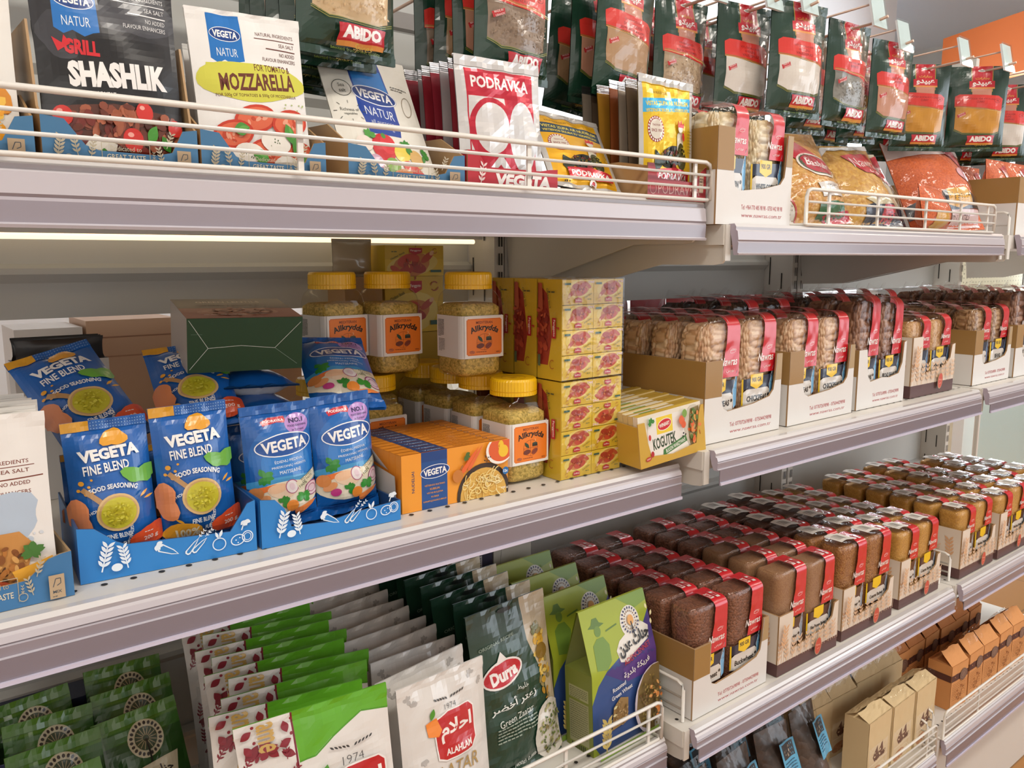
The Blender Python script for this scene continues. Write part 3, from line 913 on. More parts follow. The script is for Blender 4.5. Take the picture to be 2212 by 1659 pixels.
BEANM = print_mat('bean_skins', .42, .1)

# ================================================================== near middle shelf
ZM = 1.1425


def wordmark(A, cx, cy, wd, col='f6f4f2', rot=0, oval=None, arc=None):
    if oval:
        A.ell(cx, cy, wd * .64, wd * .25, oval, rot, 28); A.circ(cx, cy, wd * .62, wd * .235, wd * .022, 'f4f6fa', rot, 28)
    return A.text('VEGETA', cx, cy, wd * .24, col, rot=rot, wid=wd, bold=.035, arc=arc)


def fine_blend():
    A = Art(80, 145)
    A.rect(0, 0, 80, 145, '1a62b4')
    A.rect(0, 135, 26, 145, 'e5a62e')
    for i in range(60): A.ell(28 + (i % 20) * 2.6, 136.5 + (i // 20) * 3, .6, .6, '8fb6dc', n=5)
    A.blob(46, 125, 11, 9, 'eca62f', 3, .35); A.text('VEGETA', 40, 111, 12, 'f7f6f3', rot=3, wid=56, bold=.05, sh=-.05); A.text('FINE BLEND', 36, 97, 9, 'f4f4f1', rot=3, wid=42, bold=.02)
    A.blob(68, 86, 15, 11, '6db33f', 8, .6)
    for x, y, r in ((12, 84, 2.5), (18, 80, 1.4), (9, 77, 1.6), (15, 73, 2), (21, 87, 1.2), (21, 74, 1.1)): A.ell(x, y, r, r, 'eca62f')
    A.text('FOOD SEASONING', 40, 78, 5.2, 'f4f4f1', rot=-2, wid=45, bold=.03, arc=60); A.text('WITHOUT VISIBLE PIECES OF VEGETABLES', 43, 51.5, 3.1, 'f4f4f1', wid=74, bold=.02, rot=-38, arc=24.5)
    A.line([(12, 78), (28, 62)], 5, 'b98d5a'); A.ell(41, 51, 20, 19, 'dcb980', n=26); A.ell(41, 51, 18, 17, 'c9a36a', n=26); A.ell(41.5, 50.5, 16.6, 15.8, 'c9c132', n=26)
    A.food(41, 50, 13, 12, ['d6cf3c', 'c4ba28', 'b9ad25', 'dbd44e'], 90, 1.5, 5)
    A.leaf(65, 66, 10, 'eca62f', 40, .25); A.leaf(69, 62, 9, 'eca62f', 15, .25)
    A.blob(8, 50, 11, 17, 'e38d5c', 5, .35); A.text('FINE BLEND', 40, 28.5, 4.6, 'f4f4f1', wid=24, bold=.02, rot=2)
    A.leaf(18, 30, 8, 'eca62f', -30, .3)
    A.blob(22, 15, 19, 13, 'eca62f', 12, .25); A.text('100%', 24, 18, 8, 'f7e9c8', wid=22, bold=.03, rot=4); A.text('FULL', 47, 20, 4.5, 'f4f4f1', wid=12, bold=.02, rot=4); A.text('TASTE', 47.5, 14.5, 4, 'f4f4f1', wid=13, bold=.02, rot=4)
    A.blob(68, 22, 14, 13, 'e4572f', 21, .4); A.text('200 g', 68, 20, 5, 'f7e9e4', wid=14, bold=.015, rot=4); A.lines(62, 74, 26, 2, 1, .8, 'f7e9e4')
    return A


def blue_classic():
    A = Art(80, 145); A.rect(0, 0, 80, 145, '0f5aa8'); A.ell(44, 84, 40, 40, '1768b8', n=30); A.ell(44, 74, 30, 30, '2078c6', n=26)
    A.poly([(20, 126), (30, 130), (48, 130), (50, 122), (38, 124), (22, 121)], 'c81e34'); A.text('PODRAVKA', 35, 126, 3, 'f7eeee', wid=24, bold=.03)
    A.ell(62, 120, 15, 12, 'b88bd0', n=26); A.text('NO.1', 61, 124, 5.5, '33205a', wid=18, bold=.05); A.text('FOOD SEASONING', 62, 118, 2.4, '33205a', wid=24, bold=.03); A.text('in Europe!', 62, 113, 3.4, '33205a', wid=16, bold=.01)
    wordmark(A, 44, 98, 54, rot=4, oval='0f4f9e')
    for i, s in enumerate(('ĒDIENU PIEDEVA', 'PRIESKONIŲ MIŠINYS', 'MAITSEAINE')): A.text(s, 46, 80 - i * 6.2, 3.8, 'e9f1f8', wid=(34, 42, 26)[i], bold=0, rot=3)
    A.it, K_ = [], A.it; A.ell(40, 40, 44, 8, '3f96cc', n=24); A.ell(40, 22, 42, 20, 'e9dfc8', n=24)
    A.herb(16, 50, 10, '2f8a35', 2, 8); A.carrot(20, 36, 30, 'ef8040', 195); A.ell(34, 30, 16, 9, 'f0d2b4', -15); A.ell(30, 34, 11, 6, 'f3c6a0', 10)
    A.ell(46, 34, 7, 9, 'f2eaea', 20); A.circ(46, 34, 7, 9, 1, 'b0567f', 20); A.ell(46, 34, 3, 5, 'e9d3dc', 20)
    A.poly([(50, 38), (78, 51), (80, 40), (55, 28)], 'e8dfc2'); A.text('RICHNESS', 65, 44, 3, '4d5a43', wid=18, rot=25); A.text('OF TASTE', 66, 40, 3, '4d5a43', wid=16, rot=25); A.text('100%', 60, 34, 3.6, '3f5a33', wid=11, rot=25)
    A.ell(73, 26, 10, 9, 'ead2dc'); A.circ(73, 26, 10, 9, 1.2, 'a0447a'); A.circ(73, 26, 6, 5, 1, 'b86a94')
    A.herb(36, 16, 8, '2c8a33', 4, 8); A.herb(60, 18, 9, '3a9a3a', 9, 9); A.ell(46, 10, 7, 7, 'f09038'); A.carrot(64, 6, 30, 'f08a44', 200); A.ell(14, 22, 8, 5, 'e9a06a', 30)
    A.ell(20, 14, 6, 5, 'c23c84'); A.ell(8, 30, 7, 8, 'd98a4a')
    A.it = K_ + [([tuple((p[0], p[1] * .95 + 17) for p in t) for t in tr], c) for tr, c in A.it]; A.rect(0, 0, 80, 15, '0f5aa8')
    return A


def doodles(great=False):
    A = Art(168, 56); W_ = 'e9f2fa'
    if not great:
        A.carrot(80, 18, 22, W_, 150, .4); A.carrot(80, 18, 19, '2f80c4', 150, .32); A.herb(69, 26, 6, W_, 2, 6)
        for x, r in ((103, 50), (110, 42)): A.carrot(x, 18, 20, W_, r + 180, .3); A.carrot(x, 18, 17, '2f80c4', r + 180, .2); A.sprig(x + 9, 29, 9, W_, r, 3)
        A.circ(129, 15, 6.5, 6.5, 1, W_); A.leaf(131, 26, 9, W_, 70); A.leaf(127, 25, 8, W_, 110)
        A.circ(148, 16, 7, 5.5, 1.1, W_, 15); A.circ(158, 18, 5.5, 6, 1.1, W_); A.circ(158, 18, 3.6, 4, .7, W_)
        for q in ((146, 16), (150, 18), (148, 13)): A.ell(*q, .7, .7, W_)
        A.herb(156, 36, 6, W_, 5, 6); A.line([(152, 26), (155, 34)], 1.2, W_)
        A.sprig(22, 22, 26, W_, 75, 5); A.sprig(40, 20, 22, W_, 100, 5); A.ell(32, 12, 5, 4, W_)
    else:
        C = 'b9ad94'
        A.line([(60, 6), (60, 30), (112, 30), (112, 6)], .7, C); A.text('Dedicated to', 86, 24, 5.4, C, wid=34, bold=.0); A.text('GREAT TASTE', 86, 14, 6.2, 'd8cfba', wid=42, bold=.015)
        A.sprig(50, 20, 18, C, 80, 4); A.sprig(124, 18, 17, C, 105, 4); A.circ(116, 10, 4.5, 4, .8, C); A.sprig(116, 17, 8, C, 90, 3); A.sprig(134, 36, 18, C, 70, 4)
        A.sprig(16, 20, 24, C, 80, 5); A.sprig(33, 22, 20, C, 100, 4); A.ell(25, 10, 4, 3.5, C)
        A.rect(142, 2, 158, 26, 'bca282'); A.line([(146, 14), (149, 22), (154, 22), (154, 17), (150, 15)], .8, '3d4a55'); A.text('MIX', 150, 9, 3, '3d4a55', wid=9); A.lines(145, 155, 4, 2, 1, .7, '3d4a55')
    return A


FB, BC = fine_blend(), blue_classic()
TB = '2d83cc'
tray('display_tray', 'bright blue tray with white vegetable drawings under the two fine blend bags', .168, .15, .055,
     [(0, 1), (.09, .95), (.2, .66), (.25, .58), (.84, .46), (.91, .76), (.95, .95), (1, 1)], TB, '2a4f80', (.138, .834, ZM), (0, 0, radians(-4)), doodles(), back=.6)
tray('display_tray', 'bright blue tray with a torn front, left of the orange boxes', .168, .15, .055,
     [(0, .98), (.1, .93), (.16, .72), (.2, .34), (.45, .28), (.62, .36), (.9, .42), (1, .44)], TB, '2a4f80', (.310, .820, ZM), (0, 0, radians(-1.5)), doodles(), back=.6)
G1, G2 = 'blue fine blend bags', 'blue vegetable seasoning bags'


def bagA(lb, loc, rot, seed=1, A=None, h=.143, g=G1, w=.078, t=.036): return pouch('seasoning_bag', lb, 'bag', w, h, t, FB if A is None else A or None, '1a62b4' if A is None else '155cac', loc, rot, seed=seed, group=g, sealcol='2a6ab4', back='e6e4e0', crinkle=.003)


D_ = radians
bagA('blue fine blend bag, left one standing in the blue tray', (.1825, .872, ZM + .006), (D_(-5), D_(-2), D_(-4)), 1, w=.078)
bagA('blue fine blend bag, right one standing in the blue tray', (.2625, .866, ZM + .008), (D_(-4), D_(-2), D_(-4)), 2, h=.148, w=.078)
bagA('blue fine blend bag reclining at the left, beside the white sachet', (.196, .925, 1.252), (D_(-50), D_(-14), D_(8)), 3, w=.088, h=.15)
bagA('blue fine blend bag reclining below the dark green box', (.287, .905, 1.262), (D_(-52), D_(-5), D_(-8)), 4, w=.086, h=.135)
bagA('blue fine blend bag standing at the back of the tray, left', (.183, .935, ZM + .005), (D_(-3), 0, 0), 5, h=.10, w=.074)
bagA('blue fine blend bag standing at the back of the tray, right', (.264, .930, ZM + .005), (D_(-3), 0, 0), 6, h=.10, w=.07)
bagA('blue vegetable seasoning bag with a violet sticker, left one in the torn tray', (.3535, .862, ZM + .006), (D_(-5), D_(-1), D_(-2)), 7, BC, .140, G2, .080)
bagA('blue vegetable seasoning bag with a violet sticker, right one in the torn tray', (.4345, .864, ZM + .007), (D_(-4), D_(-2), 0), 8, BC, .142, G2, .079)
bagA('blue seasoning bag lying flat under the dark green box, end seal outward', (.361, .925, 1.300), (D_(-90), D_(2), D_(-2)), 9, 0, .14, G2, .090, .034)
bagA('blue seasoning bag lying flat on the tray bags, lower one of two', (.366, .905, 1.270), (D_(-88), D_(3), D_(3)), 10, 0, .14, G2, .092, .034)
bagA('blue seasoning bag reclining beside the jars, carrots showing', (.449, .880, 1.268), (D_(-57), D_(3), D_(-12)), 11, BC, .14, G2, .090, .036)
bagA('blue seasoning bag standing behind, left in the torn tray', (.352, .925, ZM + .005), (D_(-2), 0, 0), 12, BC, .11, G2, .074)
bagA('blue seasoning bag standing behind, right in the torn tray', (.432, .925, ZM + .005), (D_(-2), 0, 0), 13, BC, .10, G2, .072)
# small printed recycling marks on the end seals of the lying bags are part of the film

A = Art(128, 62); Wt = 'd8ddd6'
A.line([(2, 60), (22, 28), (58, 30), (96, 26), (126, 56)], .5, Wt); A.line([(22, 28), (2, 4)], .5, Wt); A.line([(96, 26), (122, 6)], .4, '8fa596'); A.line([(4, 44), (16, 44)], .3, '6d8a76')
At = Art(128, 120); At.rect(0, 0, 128, 120, 'a8705e'); At.poly([(0, 60), (128, 54), (128, 120), (0, 120)], '6f645a'); At.ell(62, 34, 46, 22, 'b98a72'); At.food(62, 34, 40, 18, ['c79a80', 'a9735c', '8d5a48'], 40, 5, 3); At.text('GREEN LENTILS', 60, 86, 9, 'c8b8a4', wid=74); At.lines(20, 110, 8, 3, 1, 2.4, 'd9c6b8')
carton('packet_box', 'dark green box lying on top of the blue seasoning bags', 'box', .128, .115, .062, '1d4a2e', (.277, .930, 1.3225), (D_(8), D_(1), D_(-8)), {'f': A, 't': At}, {'f': '0f4020', 't': 'a8705e', 'l': 'b8b0a8'}, CARD)

# white fish sachets in a tray at the left edge
A = Art(100, 170); A.rect(0, 0, 100, 170, 'e9e5e0')
for i, s in enumerate(('NATURAL INGREDIENTS', 'SEA SALT', 'NO ADDED', 'FLAVOUR ENHANCERS')):
    A.text(s, 86 - len(s) * 1.45, 126 - i * 8.4 - (3 if i > 1 else 0), 3.6, '7a3a2a', wid=len(s) * 2.9, bold=.01)
A.line([(40, 121.5), (90, 122)], .7, '7a3a2a'); A.line([(44, 110), (96, 111)], 1.1, '7a3a2a')
A.blob(58, 74, 38, 22, 'b4c2d2', 6, .3); A.food(58, 56, 36, 6, ['c3cdd8', 'd4d9df'], 24, 2, 3)
A.poly([(0, 20), (20, 44), (50, 62), (74, 62), (84, 48), (78, 26), (60, 10), (0, 0)], 'c98e4c'); A.food(46, 34, 32, 18, ['8a5226', 'd9a45e', '5d3a20', 'b87636'], 80, 4, 8)
A.herb(82, 42, 9, '4a7a35', 3, 9); A.poly([(66, 26), (96, 34), (98, 18), (70, 14)], 'f0b13c'); A.ell(72, 8, 9, 6, 'd8452c', 20); A.ell(58, 14, 8, 5, 'cf5a34', -10)
FISH = A
for i in range(7):
    pouch('fish_sachet', 'white fish seasoning sachet at the left edge, front one in its tray' if i == 0 else 'white sachet standing behind the front fish sachet, %s of the row' % ('second', 'third', 'fourth', 'fifth', 'sixth', 'last')[i - 1], 'sachet',
          .11, .166 + .003 * (i % 3), .014, FISH if i == 0 else None, 'e7e2da', (.066 - .004 * (i % 2), .832 + i * .0165, ZM + .004), (D_(-4), 0, D_(-2)), seed=20 + i, mat=PAPER, group='white sachets at the left edge', crinkle=.001, seal=.05)
tray('display_tray', 'dull blue tray at the left edge holding the white fish sachets', .132, .17, .052, [(0, .4), (.35, .42), (.72, .45), (.86, .75), (.93, .8), (1, .82)], '3f77a8', 'a98d66', (-.003, .810, ZM), (0, 0, D_(1)), doodles(True), sidecol='4a76a0')

# things along the back, seen over the bags
carton('storage_carton', 'plain white carton with black sachets in it, at the back left', 'box', .108, .05, .178, 'd3cec8', (.140, 1.165, ZM), cols={'t': '2a2524'})
for i in range(3):
    pouch('black_sachet', 'black sachet sticking out of the white carton, %s' % ('front', 'middle', 'rear')[i], 'sachet', .102, .03, .006, None, '1d1a1b', (.194, 1.175 + i * .014, 1.3195), (0, 0, 0), seed=40 + i, group='black sachets in the white carton', crinkle=.001, nu=8, nv=6)
for i, (x, w, z, c) in enumerate(((.16, .085, 1.352, 'e6ddd4'), (.25, .125, 1.360, 'd6ad8c'), (.38, .09, 1.345, 'dcd4cc'), (.475, .1, 1.335, 'd0aa8e'))):
    A = Art(w * 1000, 200); A.rect(0, 176, w * 1000, 178, 'a4765a'); A.rect(0, 150, w * 1000 * .6, 152, 'b98a6c')
    carton('shipping_carton', ('cream', 'pinkish kraft', 'off-white', 'brown kraft')[i] + ' carton behind the near bay, seen through the gap below the panel', 'box', w, .12, z - ZM, c, (x, 1.30, ZM), arts={'f': A} if i % 2 else None)
_b = M(); _b.box(-.02, 2.82, 1.275, 1.75, 1.118, 1.142); tag(_b.build('shelf', WHITE), 'white shelf on the far side of the rack, mostly hidden behind cartons', 'shelf')

# ---- orange noodle bouillon boxes
A = Art(162, 70); A.rect(0, 0, 162, 70, 'ee9a2c'); A.rect(28, 0, 66, 70, '1d4d8f'); A.rect(28, 58, 66, 70, '174080')
A.text('NUDELIAI', 16, 36, 4, '2a3f66', rot=90, wid=26); wordmark(A, 48, 45, 34, rot=3, oval='123f86'); A.ell(48, 45, .1, .1, '123f86')
for i, s in enumerate(('VIŠTIENOS SULTINIO', 'KUBELIAI', 'VISTAS BULJONA', 'KUBIŅI', 'KANAPULJONGIKUUBIKUD')): A.text(s, 47, 29 - i * 5, 2.6, 'e09a3c', wid=(30, 14, 24, 11, 34)[i], bold=.015)
A.ell(122, 4, 42, 40, '3a2a20', n=30); A.ell(122, 2, 37, 36, 'd9a94e', n=30); A.rect(60, -30, 162, 0, 'ee9a2c') if False else None
r_ = random.Random(4)
for i in range(46):
    x, y = 122 + r_.uniform(-30, 28), 12 + r_.uniform(-10, 18); A.circ(x, y, r_.uniform(5, 10), r_.uniform(3, 6), 1.3, r_.choice(('f2d88c', 'e9c46a', 'f6e3a8')), r_.uniform(0, 180), 9, r_.uniform(0, 90), r_.uniform(200, 330))
A.carrot(100, 52, 40, 'e8662c', 48 + 180, .16); A.carrot(108, 54, 38, 'e26a34', 52 + 180, .15); A.ell(80, 34, 8, 8, 'c77a32'); A.leaf(86, 44, 8, 'a8642a', 60); A.herb(92, 58, 7, '4f6a2a', 2, 6)
A.ell(146, 58, 22, 18, 'f4efe6', n=26); A.ell(148, 59, 20, 16, 'e0602c', n=26); A.ell(152, 56, 8, 8, 'f2c430'); A.ell(148, 64, 4.5, 6, 'f2c430'); A.poly([(143, 63), (146, 66), (146, 61)], 'd98a1c'); A.ell(148, 71, 2.5, 2, 'f2c430')
for i in range(9): A.ell(126 + r_.uniform(-6, 6), 50 + r_.uniform(-4, 4), .9, .9, '3a2a20', n=6)
A.ell(155, 30, 5, 5, '1f6eb0'); A.text('12x', 155, 30, 3.6, 'f4f4f4', wid=7, bold=.03); A.text('120 g', 153, 8, 3.4, 'f4efe6', wid=11)
NOOD = A
A = Art(162, 14.5); A.rect(0, 0, 162, 14.5, 'e8902a'); A.rect(28, 0, 66, 14.5, '20477f'); A.text('Vegeta', 48, 7, 6, 'b9c6dc', wid=26); A.circ(140, 7, 3, 3, 1, '4a5a78'); A.line([(0, .4), (162, .4)], .8, 'b0621a'); A.lines(80, 130, 8, 3, 2, 1.2, 'b96a20'); NTOP = A
carton('bouillon_box', 'orange noodle bouillon box, front one of the row', 'box', .161, .0138, .072, 'ea922c', (.489, .831, ZM), (0, 0, D_(-.6)), {'f': NOOD, 't': NTOP}, group='orange noodle bouillon boxes')
_r0 = carton('bouillon_box', 'orange noodle bouillon box, second in the row', 'box', .161, .0138, .072, 'ea922c', (.489, .8455, ZM), (0, 0, D_(-.6)), {'t': NTOP}, group='orange noodle bouillon boxes')
for i, nm in enumerate(('third', 'fourth', 'fifth', 'sixth', 'seventh', 'eighth', 'ninth', 'tenth', 'last')):
    dup(_r0, 'orange noodle bouillon box, %s in the row from the front' % nm, (.489 + .0004 * (i % 3), .860 + i * .0145, ZM))
b = M(); b.P([(.484, .835, ZM), (.484, 1.0, ZM), (.482, 1.0, 1.208), (.482, .835, 1.19)], H('c9c2ba')); b.P([(.4845, .835, ZM), (.4825, .835, 1.19), (.4825, 1.0, 1.208), (.4845, 1.0, ZM)], H('b69a78'))
b.P([(.482, .85, 1.195), (.482, .93, 1.205), (.462, .925, 1.232), (.466, .86, 1.222)], H('cfcac6')); tag(b.build('carton_flap', CARD), 'folded cardboard flap left of the orange boxes', 'flap')

# ---- jars
J = make_jar('yellow-lidded seasoning jar, front one standing beside the yellow cube cartons', (.700, .880, ZM))
for i, (x, y, z, lb) in enumerate(((.700, .956, ZM, 'second in the row behind the front jar'), (.700, 1.032, ZM, 'third in the row behind the front jar'), (.700, 1.108, ZM, 'fourth in the row behind the front jar'),
        (.565, 1.035, ZM, 'lower jar behind the reclining blue bag'), (.602, 1.112, ZM, 'hidden low at the back under the paired jars'), (.490, 1.048, ZM, 'lowest at the left, under the paired jars'), (.664, .935, ZM + .1442, 'standing alone on top of the lower jars, nearest the yellow cartons'), (.517, 1.056, ZM + .1442, 'left one of the pair on top'), (.590, 1.030, ZM + .1442, 'right one of the pair on top'))):
    dup(J, 'yellow-lidded seasoning jar, ' + lb, (x, y, z), (0, 0, D_((-3, 2, -2, 2, 0, 3, -2, 4, 2)[i])))

# ---- yellow chicken stock cartons
CW, CD, CH = .118, .050, .138


def stock_art(w, h, big=True, small=False):
    A = Art(w, h); A.rect(0, 0, w, h, 'e2bf30'); A.rect(0, h * .55, w, h, 'd8b42e'); k = w / 118
    A.poly([(0, h * .0), (w * .62, 0), (w, h * .30), (w, h * .52), (0, h * .28)], 'e8d27a') if False else None
    A.ell(w * .46, h * .36, w * .44, h * .36, 'e4cc6a', 8, 22); A.bird(w * .44, h * .36, w * .32, 'c8803c'); A.food(w * .42, h * .38, w * .2, h * .14, ['d9964a', 'b8582e', '9a3a24'], 16, w * .03, 4)
    A.poly([(w * .40, h * .92), (w * .62, h * .92), (w * .62, h * .77), (w * .51, h * .70), (w * .40, h * .77)], 'b8202c'); A.text('Fanggoto', w * .51, h * .83, h * .07, 'f2e2d8', wid=w * .18, bold=.02); A.text('F', w * .51, h * .965, h * .06, 'a02028', bold=.04)
    A.circ(w * .84, h * .82, h * .08, h * .08, h * .02, 'b0542a', a0=40, a1=170); A.circ(w * .84, h * .82, h * .08, h * .08, h * .02, 'b0542a', a0=220, a1=350)
    A.text('Chicken Stock', w * .20, h * .66, h * .06, '4a5a2a', wid=w * .26, rot=24); A.lines(w * .10, w * .28, h * .78, 3, 1, h * .03, '5a6a3a')
    A.rect(w * .76, h * .12, w * .95, h * .20, '2f5a4a'); A.text('24x2', w * .10, h * .10, h * .10, 'ead0d8', wid=w * .2, bold=.03)
    return A


SA = stock_art(59, 34.5)
SIDE = Art(50, 138); SIDE.rect(0, 0, 50, 138, 'dcb830'); SIDE.poly([(0, 20), (22, 20), (30, 60), (20, 118), (0, 134)], 'a83a28'); SIDE.food(11, 72, 10, 46, ['b84a30', '963024', 'c05a38', '8a2a20'], 50, 5, 3)
SIDE.poly([(4, 100), (14, 96), (12, 132), (6, 134)], 'b5563a'); SIDE.poly([(33, 58), (41, 58), (41, 86), (33, 86)], 'b8202c'); SIDE.text('Fanggoto', 37, 72, 5, 'f2e2d8', rot=-90, wid=23, bold=.02); SIDE.text('F', 45, 72, 6, 'b8202c', rot=-90, bold=.04)
SIDE.text('Chicken Stock', 26, 112, 4, '4a4a26', rot=-75, wid=28); SIDE.lines(25, 40, 120, 3, 1, 2, '5a5a36'); SIDE.rect(4, 18, 9, 34, '5a6a4a'); SIDE.circ(34, 22, 5, 6, 1.2, 'b0642a', a0=50, a1=310)


def small_box(flip):
    b = M(); b.box(0, .0575, 0, .046, 0, .0335, H('e2bf30'))
    fn = (lambda u, v: ((1 - u) * .0575, 0, (1 - v) * .0335)) if flip else (lambda u, v: (u * .0575, 0, v * .0335))
    b.art(SA, fn, .0003); return b.mesh('small_box', CARD)


SB = (small_box(False), small_box(True))


def bundle(label, loc, up=()):
    r = thing('stock_cube_bundle', label, 'carton', loc, (0, 0, 0), 'shrink-wrapped bundles of yellow stock cube boxes')
    b = M(); b.box(0, .0012, .001, CD, 0, CH, H('dcb830')); b.art(SIDE, lambda u, v: (0, CD - u * CD, v * CH), .0003); b.build('side_sheet', CARD, r)
    for i in range(4):
        for j in range(2):
            o = bpy.data.objects.new('small_box', SB[0 if (i, j) in up else 1]); COL.objects.link(o); o.parent = r; o.location = (.0014 + j * .0582, .001, .0005 + i * .0344)
    b = M(); f = lambda u, v: (-.0006 + u * (CW + .0012), -.0012 + .0007 * nz(u * 6, v * 9, loc[1] * 40), v * (CH + .001))
    b.grid(f, 12, 14); b.grid(lambda u, v: (-.0006 + u * (CW + .0012), -.001 + v * CD, CH + .001 + .0012 * nz(u * 9, v * 4, 3)), 12, 4)
    b.grid(lambda u, v: (-.0012 + .0004 * nz(u * 9, v * 9, 2), CD - u * CD, v * (CH + .001)), 4, 12); b.build('shrink_film', FILM, r)


for k, (z, nm) in enumerate(((ZM, 'lower'), (ZM + .1400, 'upper'))):
    for i in range(3):
        bundle('yellow bundle of eight stock cube boxes, %s layer, %s from the front' % (nm, ('first', 'second', 'third')[i]), (.7385, .823 + i * .0525, z), ((3, 1), (2, 1)) if k == 0 else ())
BOXA = stock_art(112, 50)
carton('stock_cube_box', 'yellow stock cube box lying on top at the back, below the shelf', 'box', .112, .07, .05, 'dcb830', (.664, 1.165, 1.4195), arts={'f': BOXA}, group='yellow stock boxes at the back')
carton('stock_cube_box', 'yellow stock cube box at the back under the topmost one', 'box', .112, .05, .092, 'd4b02c', (.664, 1.1675, 1.327), arts={'f': stock_art(112, 92)}, group='yellow stock boxes at the back')
carton('stock_cube_box', 'yellow stock cube carton lowest at the back, behind the jars', 'box', .112, .03, .184, 'c9a52a', (.664, 1.158, ZM), group='yellow stock boxes at the back')
pouch('noodle_bag', 'crumpled clear packet at the back beside the topmost yellow box', 'packet', .07, .06, .03, None, 'b9a98c', (.624, 1.20, 1.4195), seed=61, crinkle=.006)
carton('storage_carton', 'brown carton at the back carrying the crumpled clear packet', 'box', .066, .06, .277, 'b08a5e', (.592, 1.165, ZM))

# ---- low tray of thin soup cube boxes
A = Art(158, 80); A.poly([(18, 10), (30, 2), (60, 8), (78, 4), (100, 12), (140, 14), (148, 34), (150, 72), (24, 74)], 'eeeae2')
A.rect(44, 44, 84, 72, 'f0d23a'); A.ell(64, 58, 17, 9, 'cf2230', 8, 24); A.circ(64, 58, 17, 9, 1.2, 'f6efe0', 8, 24); A.text('WINIARY', 64, 58, 6.5, 'f6f0e6', wid=27, bold=.03, rot=6)
A.text('KOGUTEK', 62, 31, 19, '22401f', wid=58, bold=.02, rot=4); A.poly([(56, 6), (118, 20), (120, 32), (58, 17)], '3c7a35'); A.text('BULION WARZYWNY', 89, 18.5, 7, 'eef0e4', wid=52, rot=12.5, bold=.02)
A.ell(140, 40, 26, 38, 'cfc7b4', 6, 26); A.poly([(126, 10), (150, 12), (152, 74), (130, 72), (122, 40)], '8a7a50'); A.food(138, 42, 13, 26, ['e0662c', 'd9a24a', '5f7a34', 'e88a4a', '3f6a2a', 'b9a66a'], 60, 5, 5)
A.ell(104, 58, 7, 8, 'e2683a', 20); A.ell(112, 68, 6, 7, '7fa64a'); A.ell(108, 50, 6, 6, 'df5f30'); A.herb(28, 68, 8, '3f8a3a', 3, 7)
for q in ((106, 36), (111, 33), (104, 31)): A.ell(*q, 2, 1.6, '2a2420')
A.ell(22, 44, 3, 5, 'c8302c'); A.ell(26, 16, 4, 5, 'b8242c'); A.ell(16, 10, 7, 3.5, 'c0302c', 8); A.text('WINIARY', 16, 10, 2.6, 'f0e0c8', wid=10, rot=8)
KA = A
KR = (0, D_(-7), D_(-8))
tray('display_tray', 'yellow cardboard tray of thin vegetable stock boxes, below the chickpea crate', .124, .16, .072, [(0, .92), (.10, .92), (.13, .5), (.17, .2), (.5, .12), (.86, .2), (.92, .8), (.96, .97), (1, .97)], 'cfa63c', 'c7a05a', (.846, .772, ZM + .009), KR, None, side=[(0, .92), (1, .98)])
A = KA
KM = Matrix.Translation((.846, .772, ZM + .009)) @ Euler(KR).to_matrix().to_4x4()
kp = lambda x, y, z: tuple(KM @ V((x, y, z)))
carton('soup_cube_box', 'white and yellow vegetable stock box, front one in its yellow tray', 'box', .118, .0105, .072, 'ece4d2', kp(.003, .0035, .003), KR, {'f': A}, {'t': 'd9b84e'}, group='thin vegetable stock boxes')
_t = Art(150, 10.5); _t.rect(0, 0, 150, 10.5, 'e6dcc4'); _t.rect(0, 0, 150, 3.4, 'c9a23c'); _t.rect(20, 3, 60, 7, '6f9a4a'); _t.rect(104, 3.4, 150, 10.5, 'b9963a')
_k = carton('soup_cube_box', 'white and yellow vegetable stock box, second in its yellow tray', 'box', .118, .0105, .071, 'ddc68c', kp(.003, .0148, .003), KR, {'t': _t}, group='thin vegetable stock boxes')
for i, nm in enumerate(('third', 'fourth', 'fifth', 'sixth', 'seventh', 'eighth', 'ninth', 'tenth', 'eleventh', 'twelfth', 'thirteenth', 'last')):
    dup(_k, 'white and yellow vegetable stock box, %s from the front in its tray' % nm, kp(.003, .0263 + i * .0113, .003 + (.002 if i % 3 == 1 else 0)))
carton('packet_box', 'dark red box between the yellow cube cartons and the chickpea crate', 'box', .06, .05, .145, 'a8182a', (.872, .995, ZM), arts={'f': Art(60, 145).text('PASS', 30, 30, 12, 'e9c9c9', wid=40, bold=.02)})
for i in range(3):
    pouch('red_packet', 'dark red shiny packet behind the red box, %s' % ('front', 'middle', 'rear')[i], 'packet', .085, .19, .026, None, '7a1422', (.895 - .01 * i, 1.075 + i * .036, ZM + .001), (D_(-4), 0, 0), seed=70 + i, group='dark red packets in the near bay', crinkle=.005)

# ================================================================== near top shelf
ZT = 1.5255
TP = [(0, 1), (.14, .95), (.26, .45), (.34, .36), (.72, .34), (.82, .42), (.9, .9), (1, .95)]


def brush(A, cx, w, y0, y1):
    A.poly([(cx - w / 2, y0 + 3), (cx - w * .3, y0 - 1), (cx - w * .1, y0 + 2), (cx + w * .15, y0 - 2), (cx + w * .35, y0 + 1), (cx + w / 2, y0 + 2), (cx + w * .48, y1), (cx - w * .48, y1)], '2273bf')
    wordmark(A, cx, y0 + 24, w * .72, rot=-2, oval='123f86'); A.text('NATUR', cx, y0 + 8.5, 7, 'eef3f8', wid=w * .62, bold=-.005)


